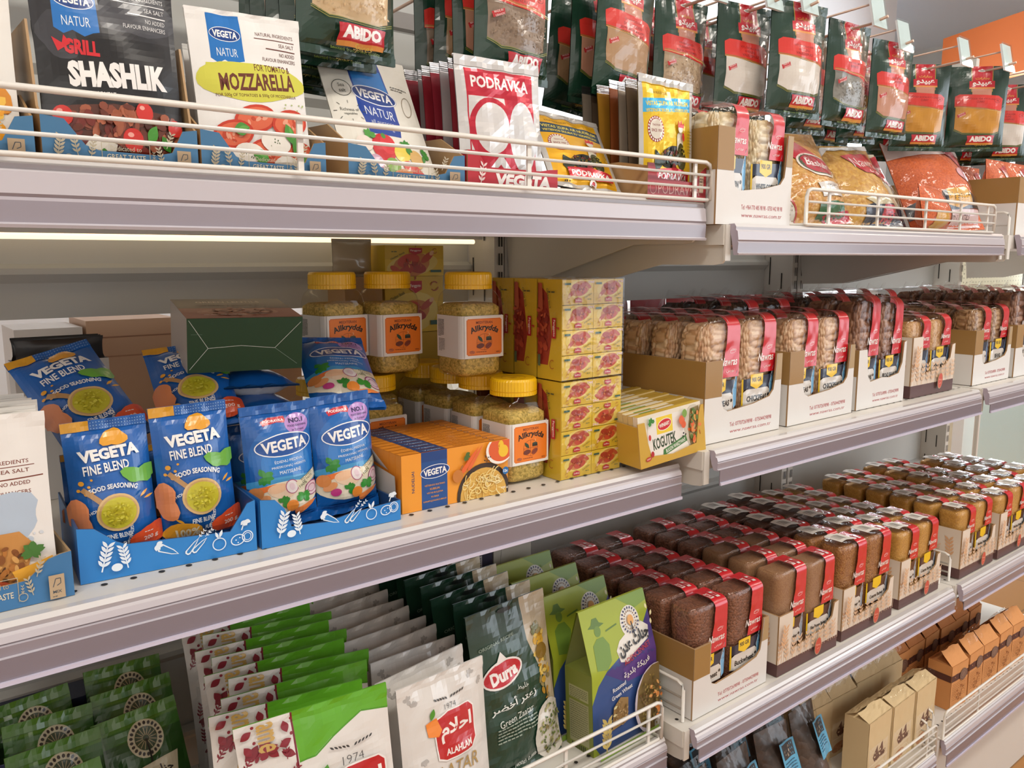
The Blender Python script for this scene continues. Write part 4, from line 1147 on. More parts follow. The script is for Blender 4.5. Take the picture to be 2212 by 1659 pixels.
def claims(A, x, y, col, w=3.2):
    for i, s in enumerate(('NATURAL INGREDIENTS', 'SEA SALT', 'NO ADDED', 'FLAVOUR ENHANCERS')): A.text(s, x - len(s) * w * .36, y - i * 8.2 + (3 if i == 3 else 0), 3.2, col, wid=len(s) * w * .72, bold=.0)
    A.line([(x - 46, y - 4), (x + 1, y - 4.4)], .7, col); A.line([(x - 34, y - 12), (x + 1, y - 12.8)], .9, col)


A = Art(125, 138); A.rect(0, 0, 125, 138, '26262a'); A.blob(90, 112, 32, 20, '43444a', 3, .3); A.rect(0, 40, 125, 92, '141416'); A.blob(20, 90, 18, 16, '38383d', 5)
brush(A, 36, 38, 92, 138); claims(A, 116, 124, 'e6e6e6')
A.text('GRILL', 38, 82, 11, 'd2262f', wid=30, bold=.05, rot=-1); A.poly([(18, 78), (14, 88), (22, 84), (24, 90), (29, 84)], 'd2262f'); A.text('SHASHLIK', 68, 64, 19, 'f1eeea', wid=88, bold=.06, rot=2); A.text('FOR 1 kg OF MEAT', 46, 49, 4.2, 'ecebe8', wid=34, bold=.01)
A.poly([(6, 0), (6, 36), (24, 40), (60, 43), (110, 38), (122, 20), (122, 0)], '5c3226'); A.food(66, 22, 56, 20, ['6b3324', '8f4a34', '4a241a', 'a65c40', '7a2c22', 'b86a4c'], 110, 6, 7)
for x, y, r in ((16, 32, 8), (86, 38, 8), (74, 18, 9), (114, 28, 7)): A.ell(x, y, r, r * .9, 'd23028'); A.ell(x - 2, y + 3, r * .3, r * .2, 'f0a89a')
A.leaf(92, 22, 16, '4a9a35', 60, .6); A.leaf(104, 16, 13, '3f8a2f', 120, .6); A.poly([(26, 6), (40, 20), (60, 14), (56, 2), (36, 0)], 'e9e3d6'); A.herb(44, 9, 6, '4f8a3a', 5, 7)
SHASH = A
A = Art(125, 138); A.rect(0, 0, 125, 138, 'eceae6'); brush(A, 38, 36, 93, 134); claims(A, 116, 121, '6b3b32')
A.blob(62, 78, 58, 18, 'd0cd4e', 4, .14, 26); A.rect(14, 68, 104, 92, 'd0cd4e'); A.text('FOR TOMATO &', 86, 91, 6, '6a3424', wid=42, bold=.01, rot=1); A.text('MOZZARELLA', 68, 78, 15, '6a3424', wid=86, bold=.03, rot=3); A.text('FOR 500g OF TOMATOES & 500g OF MOZZARELLA', 66, 66, 3.4, '6a3424', wid=92, bold=0, rot=2)
for i in range(24): A.ell(random.Random(i).uniform(90, 122), random.Random(i + 50).uniform(44, 62), 1, .7, 'a8b86a', n=6)
for x, y, rx, ry in ((60, 46, 24, 12), (34, 32, 22, 12), (100, 44, 22, 12), (70, 18, 24, 12), (108, 16, 18, 12), (42, 6, 20, 11)):
    A.ell(x, y, rx, ry, 'c8402c', 8, 22); A.ell(x, y, rx * .86, ry * .8, 'dd6a4a', 8, 22); A.food(x, y, rx * .55, ry * .5, ['e8a286', 'c24a30'], 7, 3.5, int(x))
for x, y in ((80, 26), (50, 16), (94, 6), (24, 12)): A.ell(x, y, 17, 9, 'f1ece2', -8, 20); A.food(x, y, 8, 4, ['5a6a4a'], 6, .8, int(x))
for x, y, q in ((42, 36, 10), (104, 26, 60), (62, 14, -10), (96, 34, 110), (112, 10, 70)): A.leaf(x, y, 18, '4f9440', q, .6); A.leaf(x + 2, y + 1, 12, '67aa50', q, .3)
MOZZ = A
A = Art(120, 140); A.rect(0, 0, 120, 140, 'e8e4d8'); A.poly([(36, 140), (80, 140), (84, 60), (80, 44), (40, 44), (34, 70)], '27479c'); A.poly([(38, 120), (79, 120), (82, 84), (36, 84)], '2f7cc6')
wordmark(A, 60, 88, 46, rot=-4, oval='173f88'); A.text('NATUR', 60, 68, 10, 'eef2f8', wid=38, bold=-.005, rot=-3); A.text('all purpose', 60, 57, 5, 'e6ecf4', wid=30, bold=-.01); A.text('seasoning', 60, 51, 5, 'e6ecf4', wid=26, bold=-.01)
A.circ(20, 92, 11, 9, .7, '5a5a54'); A.text('Sea', 20, 95, 4, '5a5a54', bold=0); A.text('salt', 20, 89, 4, '5a5a54', bold=0); A.text('Richness of', 22, 68, 3.4, '5a5a54', bold=0); A.text('vegetables', 22, 63, 3.4, '5a5a54', bold=0)
for q in range(8): A.line([(22 + 15 * cos(q * .785), 66 + 9 * sin(q * .785)), (22 + 19 * cos(q * .785), 66 + 12 * sin(q * .785))], .6, '5a5a54')
A.circ(104, 84, 7, 12, .7, '8a7a62', -20); A.lines(88, 112, 104, 3, 2, 1, '5a5a54')
A.ell(52, 30, 15, 14, 'c8202a'); A.ell(58, 34, 10, 10, 'd8343a'); A.ell(54, 42, 3, 3, '4f8a3a'); A.ell(76, 28, 12, 9, 'e6cf52', 20); A.ell(94, 24, 10, 9, 'd9b06a'); A.ell(88, 12, 16, 6, 'd23a2a', -20); A.ell(60, 14, 10, 7, '7fa644'); A.herb(82, 34, 8, '3f8a35', 4, 8); A.herb(106, 30, 8, '3f8a35', 8, 8); A.herb(36, 40, 8, '4f9a40', 3, 7); A.ell(28, 32, 10, 8, 'e9dcd0'); A.ell(70, 6, 14, 6, 'e08a4a', 10); A.ell(38, 14, 9, 8, 'c9a0b8')
NAT = A
A = Art(125, 138); A.rect(0, 0, 125, 138, 'e8e4dc'); A.rect(30, 80, 110, 128, '2f7cc6'); A.food(70, 34, 46, 26, ['f0a428', 'e8b43a', 'f3c14a', 'd98a1c'], 40, 10, 3)
ORG = A
G3 = 'flat seasoning sachets in blue trays on the near top shelf'
for x0, w, lb, AA, base, ry, ws in ((-.004, .127, 'white sachet with orange food, cut by the left edge of the picture', ORG, 'e6e2da', 0, .116),
        (.128, .125, 'black glossy sachet reading GRILL SHASHLIK', SHASH, '222226', -1, .117), (.256, .123, 'white sachet with a yellow-green patch reading MOZZARELLA', MOZZ, 'eae8e4', -2, .112), (.404, .145, 'cream sachet tilted left with red pepper and a blue stripe', NAT, 'e6e2d6', 4, .118)):
    hs = .160 if AA is SHASH else .150 if AA is not NAT else .180
    pouch('seasoning_sachet', lb, 'sachet', ws, hs, .016, AA, base, (x0 + w / 2 + (.001 if AA is not NAT else -.006), .798, ZT + .006), (D_(-5 if AA is not NAT else -33), D_(ry), 0), seal=.045, seed=len(lb), crinkle=.0016, group=G3, mat=PAPER if AA is MOZZ else None)
    for i in range(3 if AA is not NAT else 0):
        pouch('seasoning_sachet', lb.split(' reading')[0].split(' tilted')[0].split(', cut')[0] + ' hidden behind the front one, %s' % ('second', 'third', 'fourth')[i], 'sachet', ws * .95, .128, .014, None, base if i else 'ddd9d0', (x0 + w / 2 + .006, .818 + i * .017, ZT + .004), (D_(-4), 0, 0), seal=.045, seed=i + 5, crinkle=.0012, group=G3, nu=10, nv=10, mat=PAPER)
    tray('display_tray', 'blue printed tray under the ' + lb.split(' reading')[0].split(', cut')[0].split(' tilted')[0], w, .15, .040, TP, '44779f', 'b08c60', (x0, .778, ZT), (0, 0, 0), doodles(True), side=[(0, 1), (.08, 1.2), (.2, 3), (1, 3.1)] if AA is SHASH else [(0, 1), (.3, 1.6), (1, 1.7)], back=1.3, sidecol='b08c60')

A = Art(135, 152); A.rect(0, 0, 135, 152, 'd6d4d2'); A.rect(14, 108, 122, 138, 'c02036'); A.text('PODRAVKA', 68, 123, 14, 'f2efec', wid=92, bold=.03, stretch=.8)
A.rect(14, 10, 122, 108, 'c02036'); A.rect(16, 40, 72, 106, 'dedbd8'); A.ell(50, 66, 36, 40, 'c02036', n=30); A.ell(100, 62, 24, 42, 'dcdad8', n=30); A.ell(50, 70, 27, 30, 'e2dfdc', n=30); A.poly([(30, 10), (60, 40), (90, 10)], 'dedbd8'); A.poly([(40, 10), (60, 28), (80, 10)], 'c02036')
A.text('VEGETA', 72, 17, 12, 'f0ece8', wid=70, bold=.05, sh=.1)
PODR = A
for i in range(9):
    pouch('foil_sachet', 'red and white foil sachet, front one standing in the red tray' if i == 0 else 'red foil sachet with silver edges behind the front one, %s back' % ('first', 'second', 'third', 'fourth', 'fifth', 'sixth', 'seventh', 'eighth')[i - 1], 'sachet',
          .127, .150 - .002 * (i % 3), .014, PODR if i == 0 else None, 'b8b6b6' if i == 0 else ('8f2432', '9a2a36', 'a8a4a4')[i % 3], (.621 + (.003 if i % 2 else 0), .799 + i * .0175, ZT + .006), (D_(-4), D_(-1 + (i % 3)), 0), seal=.08, seed=80 + i,
          sealmat=SILVER, mat=FOILM, crinkle=.0028, group='red foil sachets in the red tray', nu=16 if i == 0 else 10, nv=22 if i == 0 else 8)
A = Art(136, 50); A.text('VEGETA', 82, 14, 15, 'f2eeea', wid=84, bold=.06, sh=.12); A.sprig(20, 18, 22, 'f0d8d4', 80, 4)
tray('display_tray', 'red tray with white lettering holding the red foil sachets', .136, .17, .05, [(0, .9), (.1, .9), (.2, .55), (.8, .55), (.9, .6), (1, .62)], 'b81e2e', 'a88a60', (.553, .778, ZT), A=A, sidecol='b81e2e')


def zupa(blue):
    A = Art(125, 155); A.rect(0, 0, 125, 155, 'c9c7c2'); A.rect(8, 10, 117, 145, 'e8c022' if blue else 'efb41c'); c = '3fb2e6' if blue else '2b4a5e'
    A.poly([(8, 106), (117, 116), (117, 134), (8, 124)], c) if blue else A.rect(8, 106, 117, 128, c)
    A.text('KANA NUUDLISUPP', 42, 134, 3.6, '8a6a2a', wid=38); A.text('VISTAS ZUPA AR NUDELEM', 62, 122 if blue else 121, 6, 'e9d55a', wid=98, rot=5 if blue else 0, bold=.03); A.text('VISTIENOS SRIUBA SU VERMISELIAIS', 62, 113 if blue else 112, 4.8, 'e9d55a', wid=98, rot=5 if blue else 0, bold=.03)
    A.ell(32, 86, 17, 17, 'b02434', n=26)
    for i in range(22): a = i * .2856; A.ell(32 + 15 * cos(a), 86 + 15 * sin(a), 1.6, 1.6, 'f2e9d8', n=6)
    A.ell(32, 86, 13, 13, 'e6dccb', n=24); A.text('TRADITION', 32, 91, 2.6, '8a2430', wid=15); A.text('SINCE 1958', 32, 84, 4, '8a2430', wid=20)
    A.ell(66, 52, 26, 14, '2c2a22', 14); A.poly([(42, 52), (30, 60), (26, 40), (34, 26), (40, 36), (50, 44)], '2f3a2c'); A.poly([(78, 50), (92, 56), (96, 84), (88, 90), (80, 82), (78, 66)], 'e8e2cc'); A.ell(90, 54, 11, 18, '4a4a24', 10)
    A.food(66, 52, 22, 10, ['6a2a20', '24402f', '8a6a24', '1d1d20'], 40, 3, 4); A.food(91, 56, 8, 14, ['d8c23a', '6a5a20'], 22, 2, 4); A.ell(86, 90, 6, 5, 'e8e2cc'); A.poly([(79, 92), (80, 101), (84, 96), (87, 102), (90, 96), (94, 99), (94, 92)], 'cf2a26'); A.poly([(92, 90), (98, 87), (92, 86)], 'd9a030'); A.ell(93, 80, 3, 6, 'cf2a26'); A.ell(70, 34, 6, 10, '7a2020')
    A.poly([(30, 18), (108, 18), (108, 34), (72, 38), (30, 34)], 'c4202e'); A.text('PODRAVKA', 69, 26, 9, 'f3eee8', wid=68, bold=.03); A.ell(70, 12, 7, 6, 'efe9e2'); A.ell(70, 12, 3.4, 3.4, 'c4202e'); A.text('62 g', 26, 10, 5, '3a3a30'); A.lines(104, 115, 88, 4, 8, 1.2, '9a8a3a')
    return A


ZA, ZB = zupa(True), zupa(False)
pouch('soup_sachet', 'golden yellow soup sachet leaning loose beside the red tray', 'sachet', .120, .125, .016, ZB, 'e2ae2a', (.748, .785, ZT + .008), (D_(-34), D_(5), D_(-4)), seal=.06, seed=31, sealmat=SILVER, mat=FOILM, group='yellow soup sachets')
for i in range(7):
    pouch('soup_sachet', 'yellow soup sachet with a light blue band, front one in its red tray' if i == 0 else 'foil soup sachet behind the blue-banded one, %s back' % ('first', 'second', 'third', 'fourth', 'fifth', 'sixth')[i - 1], 'sachet',
          .110, .156 - .003 * (i % 3), .014, ZA if i == 0 else None, 'c4b27a' if i == 0 else ('b0822c', '6a5a4a', 'a89a88', '8a4a22')[i % 4], (.875 + .001 * (i % 2), .766 + i * .0175, ZT + .006), (D_(-3), D_((1, -1, 1)[i % 3]), D_(0)), seal=.07, seed=90 + i, sealmat=SILVER, mat=FOILM,
          group='yellow soup sachets', nu=16 if i == 0 else 10, nv=22 if i == 0 else 8, crinkle=.0026)
A = Art(118, 50); A.text('PODRAVKA', 62, 14, 13, 'd9a8a0', wid=84, bold=.0); A.circ(10, 14, 6, 7, 1, 'd9a8a0'); A.rect(103, 12, 112, 38, 'c9b49c'); A.lines(104, 111, 34, 4, 5, 1.4, '6a4a42')
tray('display_tray', 'dull red tray holding the yellow soup sachets', .118, .17, .05, [(0, .92), (.1, .92), (.16, .55), (.8, .5), (.9, .8), (1, .95)], 'a83238', 'b08c60', (.815, .744, ZT), A=A, side=[(0, .92), (.3, 1.1), (1, 1.1)], sidecol='b08a5c')

# ---- spice pouches on hooks
def spice_art(win, texts, seed):
    A = Art(120, 172); g = '173a2a'
    A.rect(0, 0, 120, 172, g); A.rect(44, 120, 84, 172, 'c8202e'); A.line([(43, 120), (43, 172)], 1.2, 'c9a23c'); A.line([(85, 120), (85, 172)], 1.2, 'c9a23c')
    A.rect(44, 112, 84, 128, 'c98a74'); A.rect(38, 128, 90, 142, 'c8202e'); A.rect(38, 126, 90, 129, 'e0954a')
    A.text('\ufeed\ufeaa\ufef4\ufe92\ufecb', 64, 136, 11, 'f3efe9', wid=40, bold=.04); A.text('\ufe95\ufe8d\ufead\ufe8e\ufeec\ufe91', 64, 147, 6, 'e0b44a', wid=28, bold=.02)
    A.ell(64, 163, 9, 2.6, 'efe9e2'); A.ell(64, 164.5, 3, 2.4, 'efe9e2'); A.ell(64, 163, 6.4, 1.5, '8f8a84')
    A.poly([(12, 90), (60, 86), (108, 80), (110, 106), (100, 112), (20, 116), (12, 112)], 'd8352c')
    for i, s in enumerate(texts): A.text(s, 62, 106 - i * 6, 4, '8a1c1c', wid=min(60, len(s) * 3.2), bold=.01, rot=-2)
    A.circ(98, 102, 7, 4, .6, '8a1c1c'); A.text('50g', 98, 102, 3.6, '8a1c1c')
    A.poly([(14, 90), (108, 80), (106, 40), (92, 36), (30, 38), (14, 46)], win); rr = random.Random(seed)
    W = win if isinstance(win, str) else 'c9b090'
    cc = H(W); v = [tuple(min(1, c * k) for c in cc) for k in (.82, 1.14, .92, 1.05)]
    if seed % 2:
        for i in range(160): A.ell(rr.uniform(18, 104), rr.uniform(42, 80), rr.uniform(1, 2.2), rr.uniform(.6, 1.2), rr.choice(v), rr.uniform(0, 180), 6)
    for dy in (0, 1.8): A.line([(12, 92 - dy), (60, 88 - dy), (109, 81 - dy)], .8, ('8a8a3a', 'c9b86a')[dy > 0]); A.line([(13, 45 - dy), (30, 37 - dy), (92, 35 - dy), (107, 39 - dy)], .8, '8a8a3a')
    A.poly([(17, 74), (32, 80), (34, 74), (19, 68)], 'c02c30'); A.text('MADE IN', 25, 76, 2.4, 'f0d6d0', rot=22, wid=11); A.text('LEBANON', 27, 72.5, 2.4, 'f0d6d0', rot=22, wid=12)
    A.poly([(40, 32), (98, 32), (96, 24), (98, 16), (40, 16), (42, 24)], 'c02030'); A.rect(41, 14, 97, 17.5, 'e0954a'); A.text('ABIDO', 69, 25, 11, 'f3efec', wid=46, bold=.06); A.text('Spices', 72, 14, 6, 'd8c25a', wid=24, sh=.25, bold=0); A.text('Selected from the best quality', 66, 7, 3, '8fae4a', wid=58, bold=0)
    return A


KINDS = {'sesame': ('d2b58a', ('SESAME SEED', 'SESAMFRÖ'), 1), 'anise': ('8f7a66', ('STJÄRNBLOMMAN', 'ANIS BLOMST', 'ANIS KUKKA'), 3), 'seven': ('b08a64', ('SJU KRYDDOR', 'SYV KRYDDERI', 'SEITSEMÄN MAUSTE', 'SYV KRYDDERIET'), 2), 'fennel': ('b9a183', ('FÄNKÅLSFRÖN', 'NURKKEHO FRØ', 'FENIKOLI SIEMEN'), 5),
         'pale': ('d9d2c8', ('VITLÖKSPULVER', 'HVIDLØG', 'VALKOSIPULI'), 4), 'poppy': ('8a8880', ('BLÅ VALLMO', 'BIRKES'), 7), 'rose': ('c08a70', ('KRYDDMIX', 'KRYDDERI'), 6), 'gold': ('c98c28', ('KRYDDOR FÖR KYCKLING', 'CURRY'), 8)}
SPD = {}


def spice_pouch(kind, label, x, yf, rz=0, tilt=.04, ry=0, dz=0, art=True):
    key = (kind, art)
    top = HZ + (1.17 - yf) * tilt
    loc = (x, yf, top + .0106 - .172 + dz)
    if key not in SPD:
        w_, tx, sd = KINDS[kind]
        r = pouch('spice_pouch', label, 'pouch', .120, .172, .030, spice_art(w_, tx, sd) if art else None, '173a2a', loc, (D_(2), D_(ry), D_(rz)), seal=.05, seed=100 + sd, crinkle=.003, low=.5, group='dark green spice pouches on hooks', sealcol='142f24')
        SPD[key] = r
    else: r = dup(SPD[key], label, loc, (D_(2), D_(ry), D_(rz)))
    return r


def hook_row(x, kinds, lb, y0, dy=.042, rz=0, ty=.74, tilt=.04, holder=True, ry=0, dz=0):
    hook(x + .004, ty, 'beige hook of the ' + lb, holder, tilt)
    for i, k in enumerate(kinds):
        spice_pouch(k, 'green spice pouch, %s of the %s' % (('front one', 'second', 'third', 'fourth', 'fifth')[i], lb), x, y0 + i * dy, rz + (0, 2, -2, 1, -1)[i], tilt, ry + (0, -2, 2, -1, 2)[i], dz)


hook_row(.43, ('sesame', 'sesame', 'seven', 'anise', 'rose'), 'sesame pouches on the leftmost hook', .825, .04, 3, holder=False, dz=-.012)
hook_row(.672, ('anise', 'rose', 'seven', 'anise'), 'anise pouches above the red foil sachets', .850, .045, 0, holder=False)
hook_row(.872, ('seven', 'rose', 'seven'), 'seven spice pouches above the yellow soup sachets', .855, .05, 4, holder=False, ry=3)
hook_row(1.030, ('fennel', 'seven', 'rose'), 'fennel pouches at the end of the near bay', .885, .05, 0, ty=.80)
hook_row(1.135, ('pale', 'pale', 'poppy'), 'pale powder pouches above the white corn crate', .845, .09, -6, ty=.775)
hook_row(1.20, ('pale', 'poppy'), 'white powder hook, nearest in the second bay', .79, .10, -10, ty=.755)
hook_row(1.365, ('poppy', 'rose'), 'grey poppy seed hook', .80, .07, -3, ty=.73)
hook_row(1.545, ('rose', 'gold', 'rose'), 'pinkish powder hook above the noodle nests', .815, .06, -8, ty=.775)
hook_row(1.76, ('gold', 'seven'), 'orange powder hook left of the golden one', .86, .06, -35, ty=.76)
hook_row(1.885, ('gold', 'rose', 'gold'), 'golden powder hook above the red lentils', .80, .08, -44, ty=.73)
hook_row(2.12, ('pale', 'rose'), 'pale powder hook at the right picture edge', .84, .07, -46, ty=.76)

# ================================================================== second bay, top shelf
Z2 = 1.4955
CORN = (105, .0085, ('e2d2ae', 'd6c094', 'cbae80', 'ece0c4'))
POP = grain('popcorn_grain', H('dfae62'), H('c98a3c'), 130, .9, .3, .004)
LENT = grain('red_lentil_grain', H('e07038'), H('c85a2c'), 330, .6, .6, .002)
PASTA = grain('fine_noodle_nests', H('d9ac54'), H('c08a38'), 160, .5, .4, .003)
RICE = grain('pale_semolina', H('d6cdb8'), H('c9bda0'), 520, .4, .7, .001)


def crate_art(w, h, phone, style='white'):
    A = Art(w * 1000, h * 1000); W_, Hh = w * 1000, h * 1000
    if style == 'white':
        if phone: A.text(phone, W_ * .60, Hh * .19, 6.4, 'b8323c', wid=W_ * .56, bold=-.005); A.text('www.nawras.com.tr', W_ * .60, Hh * .10, 4.4, 'b8323c', wid=W_ * .55, bold=-.01)
    else:
        A.rect(0, 0, W_, Hh * .2, '5a3a38'); 
        for i in range(int(W_ / 7)):
            x = 4 + i * 7; A.sprig(x, Hh * (.36 + .05 * (i % 3)), Hh * .3, 'dcb896', 84 + (i * 37) % 20, 4) if i % 3 == 0 else A.line([(x, Hh * .2), (x + 2, Hh * (.40 + .06 * (i % 2)))], 1.1, 'e0c2a8')
        A.sprig(10, Hh * .62, Hh * .36, 'dcae84', 80, 5)
        A.ell(W_ * .62, Hh * .22, 11, 17, 'b9a07a', -8, 22); A.ell(W_ * .62, Hh * .22, 10, 15.6, 'c9503e', -8, 22); A.text('Nawras', W_ * .62, Hh * .24, 4, 'e9a890', wid=14, rot=-6); A.line([(W_ * .62 - 4, Hh * .17), (W_ * .62 + 4, Hh * .18)], 1, 'e9a890')
    return A


def crate(label, x, y, z, w, h, phone='', style='white', torn=False, d=.30, rz=0, two=True, bd=True):
    cut = [(0, 1), (.21, 1), (.21, .50), (.235, .40), (.29, .36), (.62, .40), (.84, .46), (.895, .54), (.91, .66), (.93, 1), (1, 1)] if style == 'white' else [(0, 1), (.22, 1), (.22, .42), (.26, .36), (.5, .40), (.76, .44), (.9, .58), (.93, .80), (1, .82)]
    if torn: cut = [(0, .9), (.16, .9), (.2, .5), (.26, .40), (.5, .44), (.66, .42), (.86, .46), (.93, .62), (.95, .94), (1, .96)]
    col = 'e2dfdb' if style == 'white' else 'e3d6c6'
    sa = Art(d * 1000, h * 1000)
    if style == 'white' and bd: sa.rect(0, h * 560, d * 1000, h * 1000, 'a07a42')
    elif style != 'white': sa.rect(0, 0, d * 1000, h * 200, '5a3a38'); sa.sprig(d * 930, h * 560, h * 400, 'dcae84', 95, 5); sa.sprig(d * 850, h * 450, h * 300, 'e2c0a0', 80, 4)
    A = crate_art(w, h, phone, style)
    if style == 'white' and bd:
        A.poly([(0, h * 560), (w * 205, h * 560), (w * 205, h * 1000), (0, h * 1000)], 'a07a42'); A.poly([(w * 912, h * 660), (w * 1000, h * 660), (w * 1000, h * 1000), (w * 935, h * 1000)], 'b0946a')
        if torn: A.it = A.it[:-2]
    return tray('display_crate', label, w, d, h, cut, col, 'a8845a', (x, y, z), (0, 0, radians(rz)), A, None, sa, .9, 'printed cardboard crates of pulses', 'crate', .003)


DC = bag_data('corn', CORN, .165, 'WHITE CORN', '')
crate('white cardboard crate of white corn bags at the left of the second top shelf', .936, .728, Z2, .178, .132, 'Tel: +964 770 485 98 98 - 0750 442 98 98', d=.26)
for i, (x, y) in enumerate(((.980, .768), (1.064, .768), (.980, .832), (1.064, .832), (.980, .896), (1.064, .896))):
    place_bag(DC, 'pulse_bag', 'clear bag of white corn, %s in the white crate' % ('front left', 'front right', 'second row left', 'second row right', 'third row left', 'third row right')[i], (x + (-.0005 if i % 2 == 0 else .0035), y, Z2 + .0045), 0, 'bags of white corn').scale.x = .89


def grain_pouch(label, w, h, t, g, A, loc, rot, seed, cat='bag', group=None):
    r = thing('grain_bag', label, cat, loc, rot, group); f = pouch_surface(w, h, t, .06, seed, .0035, .5, .02)
    b = M(); b.grid(f, 20, 24); b.grid(lambda u, v: f(1 - u, v, 1), 16, 16); b.build('grain_fill', g, r)
    b = M(); b.art(A, f, .0014, L=5); b.build('printed_bands', GLOSS, r)
    f2 = pouch_surface(w * 1.01, h * 1.005, t * 1.04, .06, seed + 1, .006, .5, .02); b = M(); b.grid(lambda u, v: (lambda p: (p[0], p[1] - .0018, p[2]))(f2(u, v)), 22, 26); b.build('film', FILM, r)
    return r


A = Art(130, 170); A.poly([(0, 170), (60, 170), (110, 96), (96, 80), (60, 96), (30, 130)], 'c41f34'); A.ell(84, 92, 34, 24, 'efe6da', -14, 26); A.ell(84, 92, 31, 21, '3a5a3a', -14, 26); A.ell(84, 92, 29, 19, 'b81c34', -14, 26); A.text('Bashiri', 84, 93, 15, 'f3eae4', wid=44, bold=.02, rot=-12)
A.poly([(62, 56), (112, 62), (112, 38), (66, 34)], 'd9d4ce'); A.text('POPCORN', 88, 52, 5, '3a3a3a', wid=24, rot=3); A.text('PATLAYAN MISIR', 88, 44, 4, '3a3a3a', wid=34, rot=3); A.poly([(60, 26), (110, 30), (112, 12), (84, 4), (60, 10)], '2f6a3f'); A.poly([(70, 12), (126, 20), (126, 0), (76, 0)], 'b81c34'); A.poly([(0, 60), (10, 60), (26, 0), (0, 0)], 'd6d0c6'); A.lines(2, 18, 50, 5, 9, 2, '8a857c'); A.line([(12, 62), (28, 0)], 2, 'b83040')
grain_pouch('clear popcorn bag with red corner and round red badge, leaning behind the wire rail', .180, .185, .065, POP, A, (1.268, .775, Z2 + .006), (D_(-30), D_(-3), D_(-8)), 3)
A = Art(130, 170); A.poly([(0, 140), (30, 165), (130, 170), (130, 160), (34, 155), (4, 132)], 'efece8'); A.poly([(50, 140), (120, 150), (124, 90), (70, 96)], 'c41f34'); A.text('Nawras', 92, 122, 24, 'f3eae4', wid=66, sh=.15, bold=.0); A.text('\ufeb1\ufead\ufeee\ufee7', 98, 102, 12, 'f3dcd8'); A.poly([(40, 0), (130, 0), (130, 34), (100, 40), (40, 32)], '1c2238'); A.poly([(70, 8), (100, 4), (110, 30), (80, 34)], 'c4283a'); A.poly([(42, 44), (120, 52), (118, 36), (60, 30)], 'c9bd98')
grain_pouch('clear bag of noodle nests beside the popcorn bag', .170, .180, .06, PASTA, A, (1.470, .785, Z2 + .006), (D_(-30), D_(-3), D_(-8)), 5)
A = Art(130, 170); A.poly([(60, 150), (130, 165), (130, 90), (90, 92)], 'c41f34'); A.text('Nawras', 100, 128, 20, 'f3eae4', wid=46, sh=.15); A.poly([(40, 0), (130, 0), (130, 34), (40, 30)], '1c2238')
grain_pouch('clear bag of pale semolina between noodle nests and red lentils', .15, .175, .055, RICE, A, (1.60, .835, Z2 + .006), (D_(-28), D_(-3), D_(-8)), 6)
A = Art(150, 230); A.rect(0, 176, 150, 230, 'e6cfc8'); A.poly([(84, 215), (132, 205), (140, 150), (126, 140), (110, 170)], 'c92338'); A.poly([(0, 30), (0, 62), (60, 78), (150, 70), (150, 40)], '20222f'); A.poly([(60, 80), (104, 84), (112, 48), (86, 38), (58, 46)], 'd8a02c'); A.poly([(30, 10), (60, 36), (130, 36), (140, 4)], 'd6b8b6'); A.text('RED LENTILS', 84, 22, 8, '4a2a2a', wid=46); A.ell(126, 122, 20, 16, 'e9a9b4', -20)
grain_pouch('large clear bag of red lentils slumped behind the right end of the wire rail', .20, .225, .08, LENT, A, (1.81, .80, Z2 + .006), (D_(-26), D_(-4), D_(-18)), 7)
A = Art(120, 90); A.poly([(20, 0), (70, 0), (64, 30), (24, 34)], 'd8a02c'); A.poly([(80, 10), (120, 20), (120, 60), (90, 50)], 'e6c4bc')
grain_pouch('small clear bag of red lentils low behind the rail, under the large one', .12, .09, .05, LENT, A, (1.69, .775, Z2 + .006), (D_(-12), D_(4), D_(4)), 8)
crate('kraft and white crate of red lentils on the far top shelf', 1.975, .735, Z2, .22, .125, '', d=.3)
A = Art(130, 170); A.poly([(60, 150), (110, 160), (110, 110), (70, 112)], 'c41f34'); A.text('Nawras', 86, 138, 16, 'f3eae4', wid=40); A.rect(20, 40, 70, 64, 'd8a02c'); A.text('900 GR', 45, 52, 9, '3a2a16', wid=34, bold=.03)
for i, (x, y) in enumerate(((2.03, .80), (2.135, .80), (2.03, .9), (2.135, .9))):
    grain_pouch('clear bag of red lentils in the far top crate, ' + ('front left', 'front right', 'rear left', 'rear right')[i], .105, .165, .07, LENT, A, (x, y, Z2 + .004), (D_(-3), 0, 0), 10 + i)

# ================================================================== second and far bay, middle shelf
Z3 = 1.1672
CHICK = (105, .0085, ('d9b48e', 'cda27a', 'c4966e', 'e0c09c'))
BROAD = (66, .0110, ('9a6e50', '84593f', '744a36', 'a87c5e'))
DARKB = (70, .0100, ('5a4034', '443028', '38261f'))
WHEAT = grain('hulled_wheat_grain', H('cfa269'), H('b07f48'), 230, .6, .5, .003)
BEANS = (120, .0075, ('b9946a', 'a57c52', '8f6844'))
ROWN = ('front row', 'second row', 'third row', 'fourth row', 'fifth row', 'sixth row', 'rear row')
PHONE = 'Tel: 07707269898 - 07504429898'


def fill_crate(D, what, where, x, w, y, z, rows, dy=.0605, group=None, backD=None, backwhat=None, nb=9, x0=.0485, seed=1):
    rr = random.Random(seed)
    for r in range(rows):
        for c in range(2):
            d2, w2 = (D, what) if r < nb or not backD else (backD, backwhat)
            place_bag(d2, 'pulse_bag', 'clear bag of %s, %s %s in %s' % (w2, ROWN[r], ('left', 'right')[c], where),
                      (x + w * (.252 if c == 0 else .748), y + .034 + r * dy, z + .0045), rr.uniform(-.6, .6), group or 'clear bags of ' + what, rr.uniform(-.3, .3)).scale.x = min(1, (w - .012) / .186)


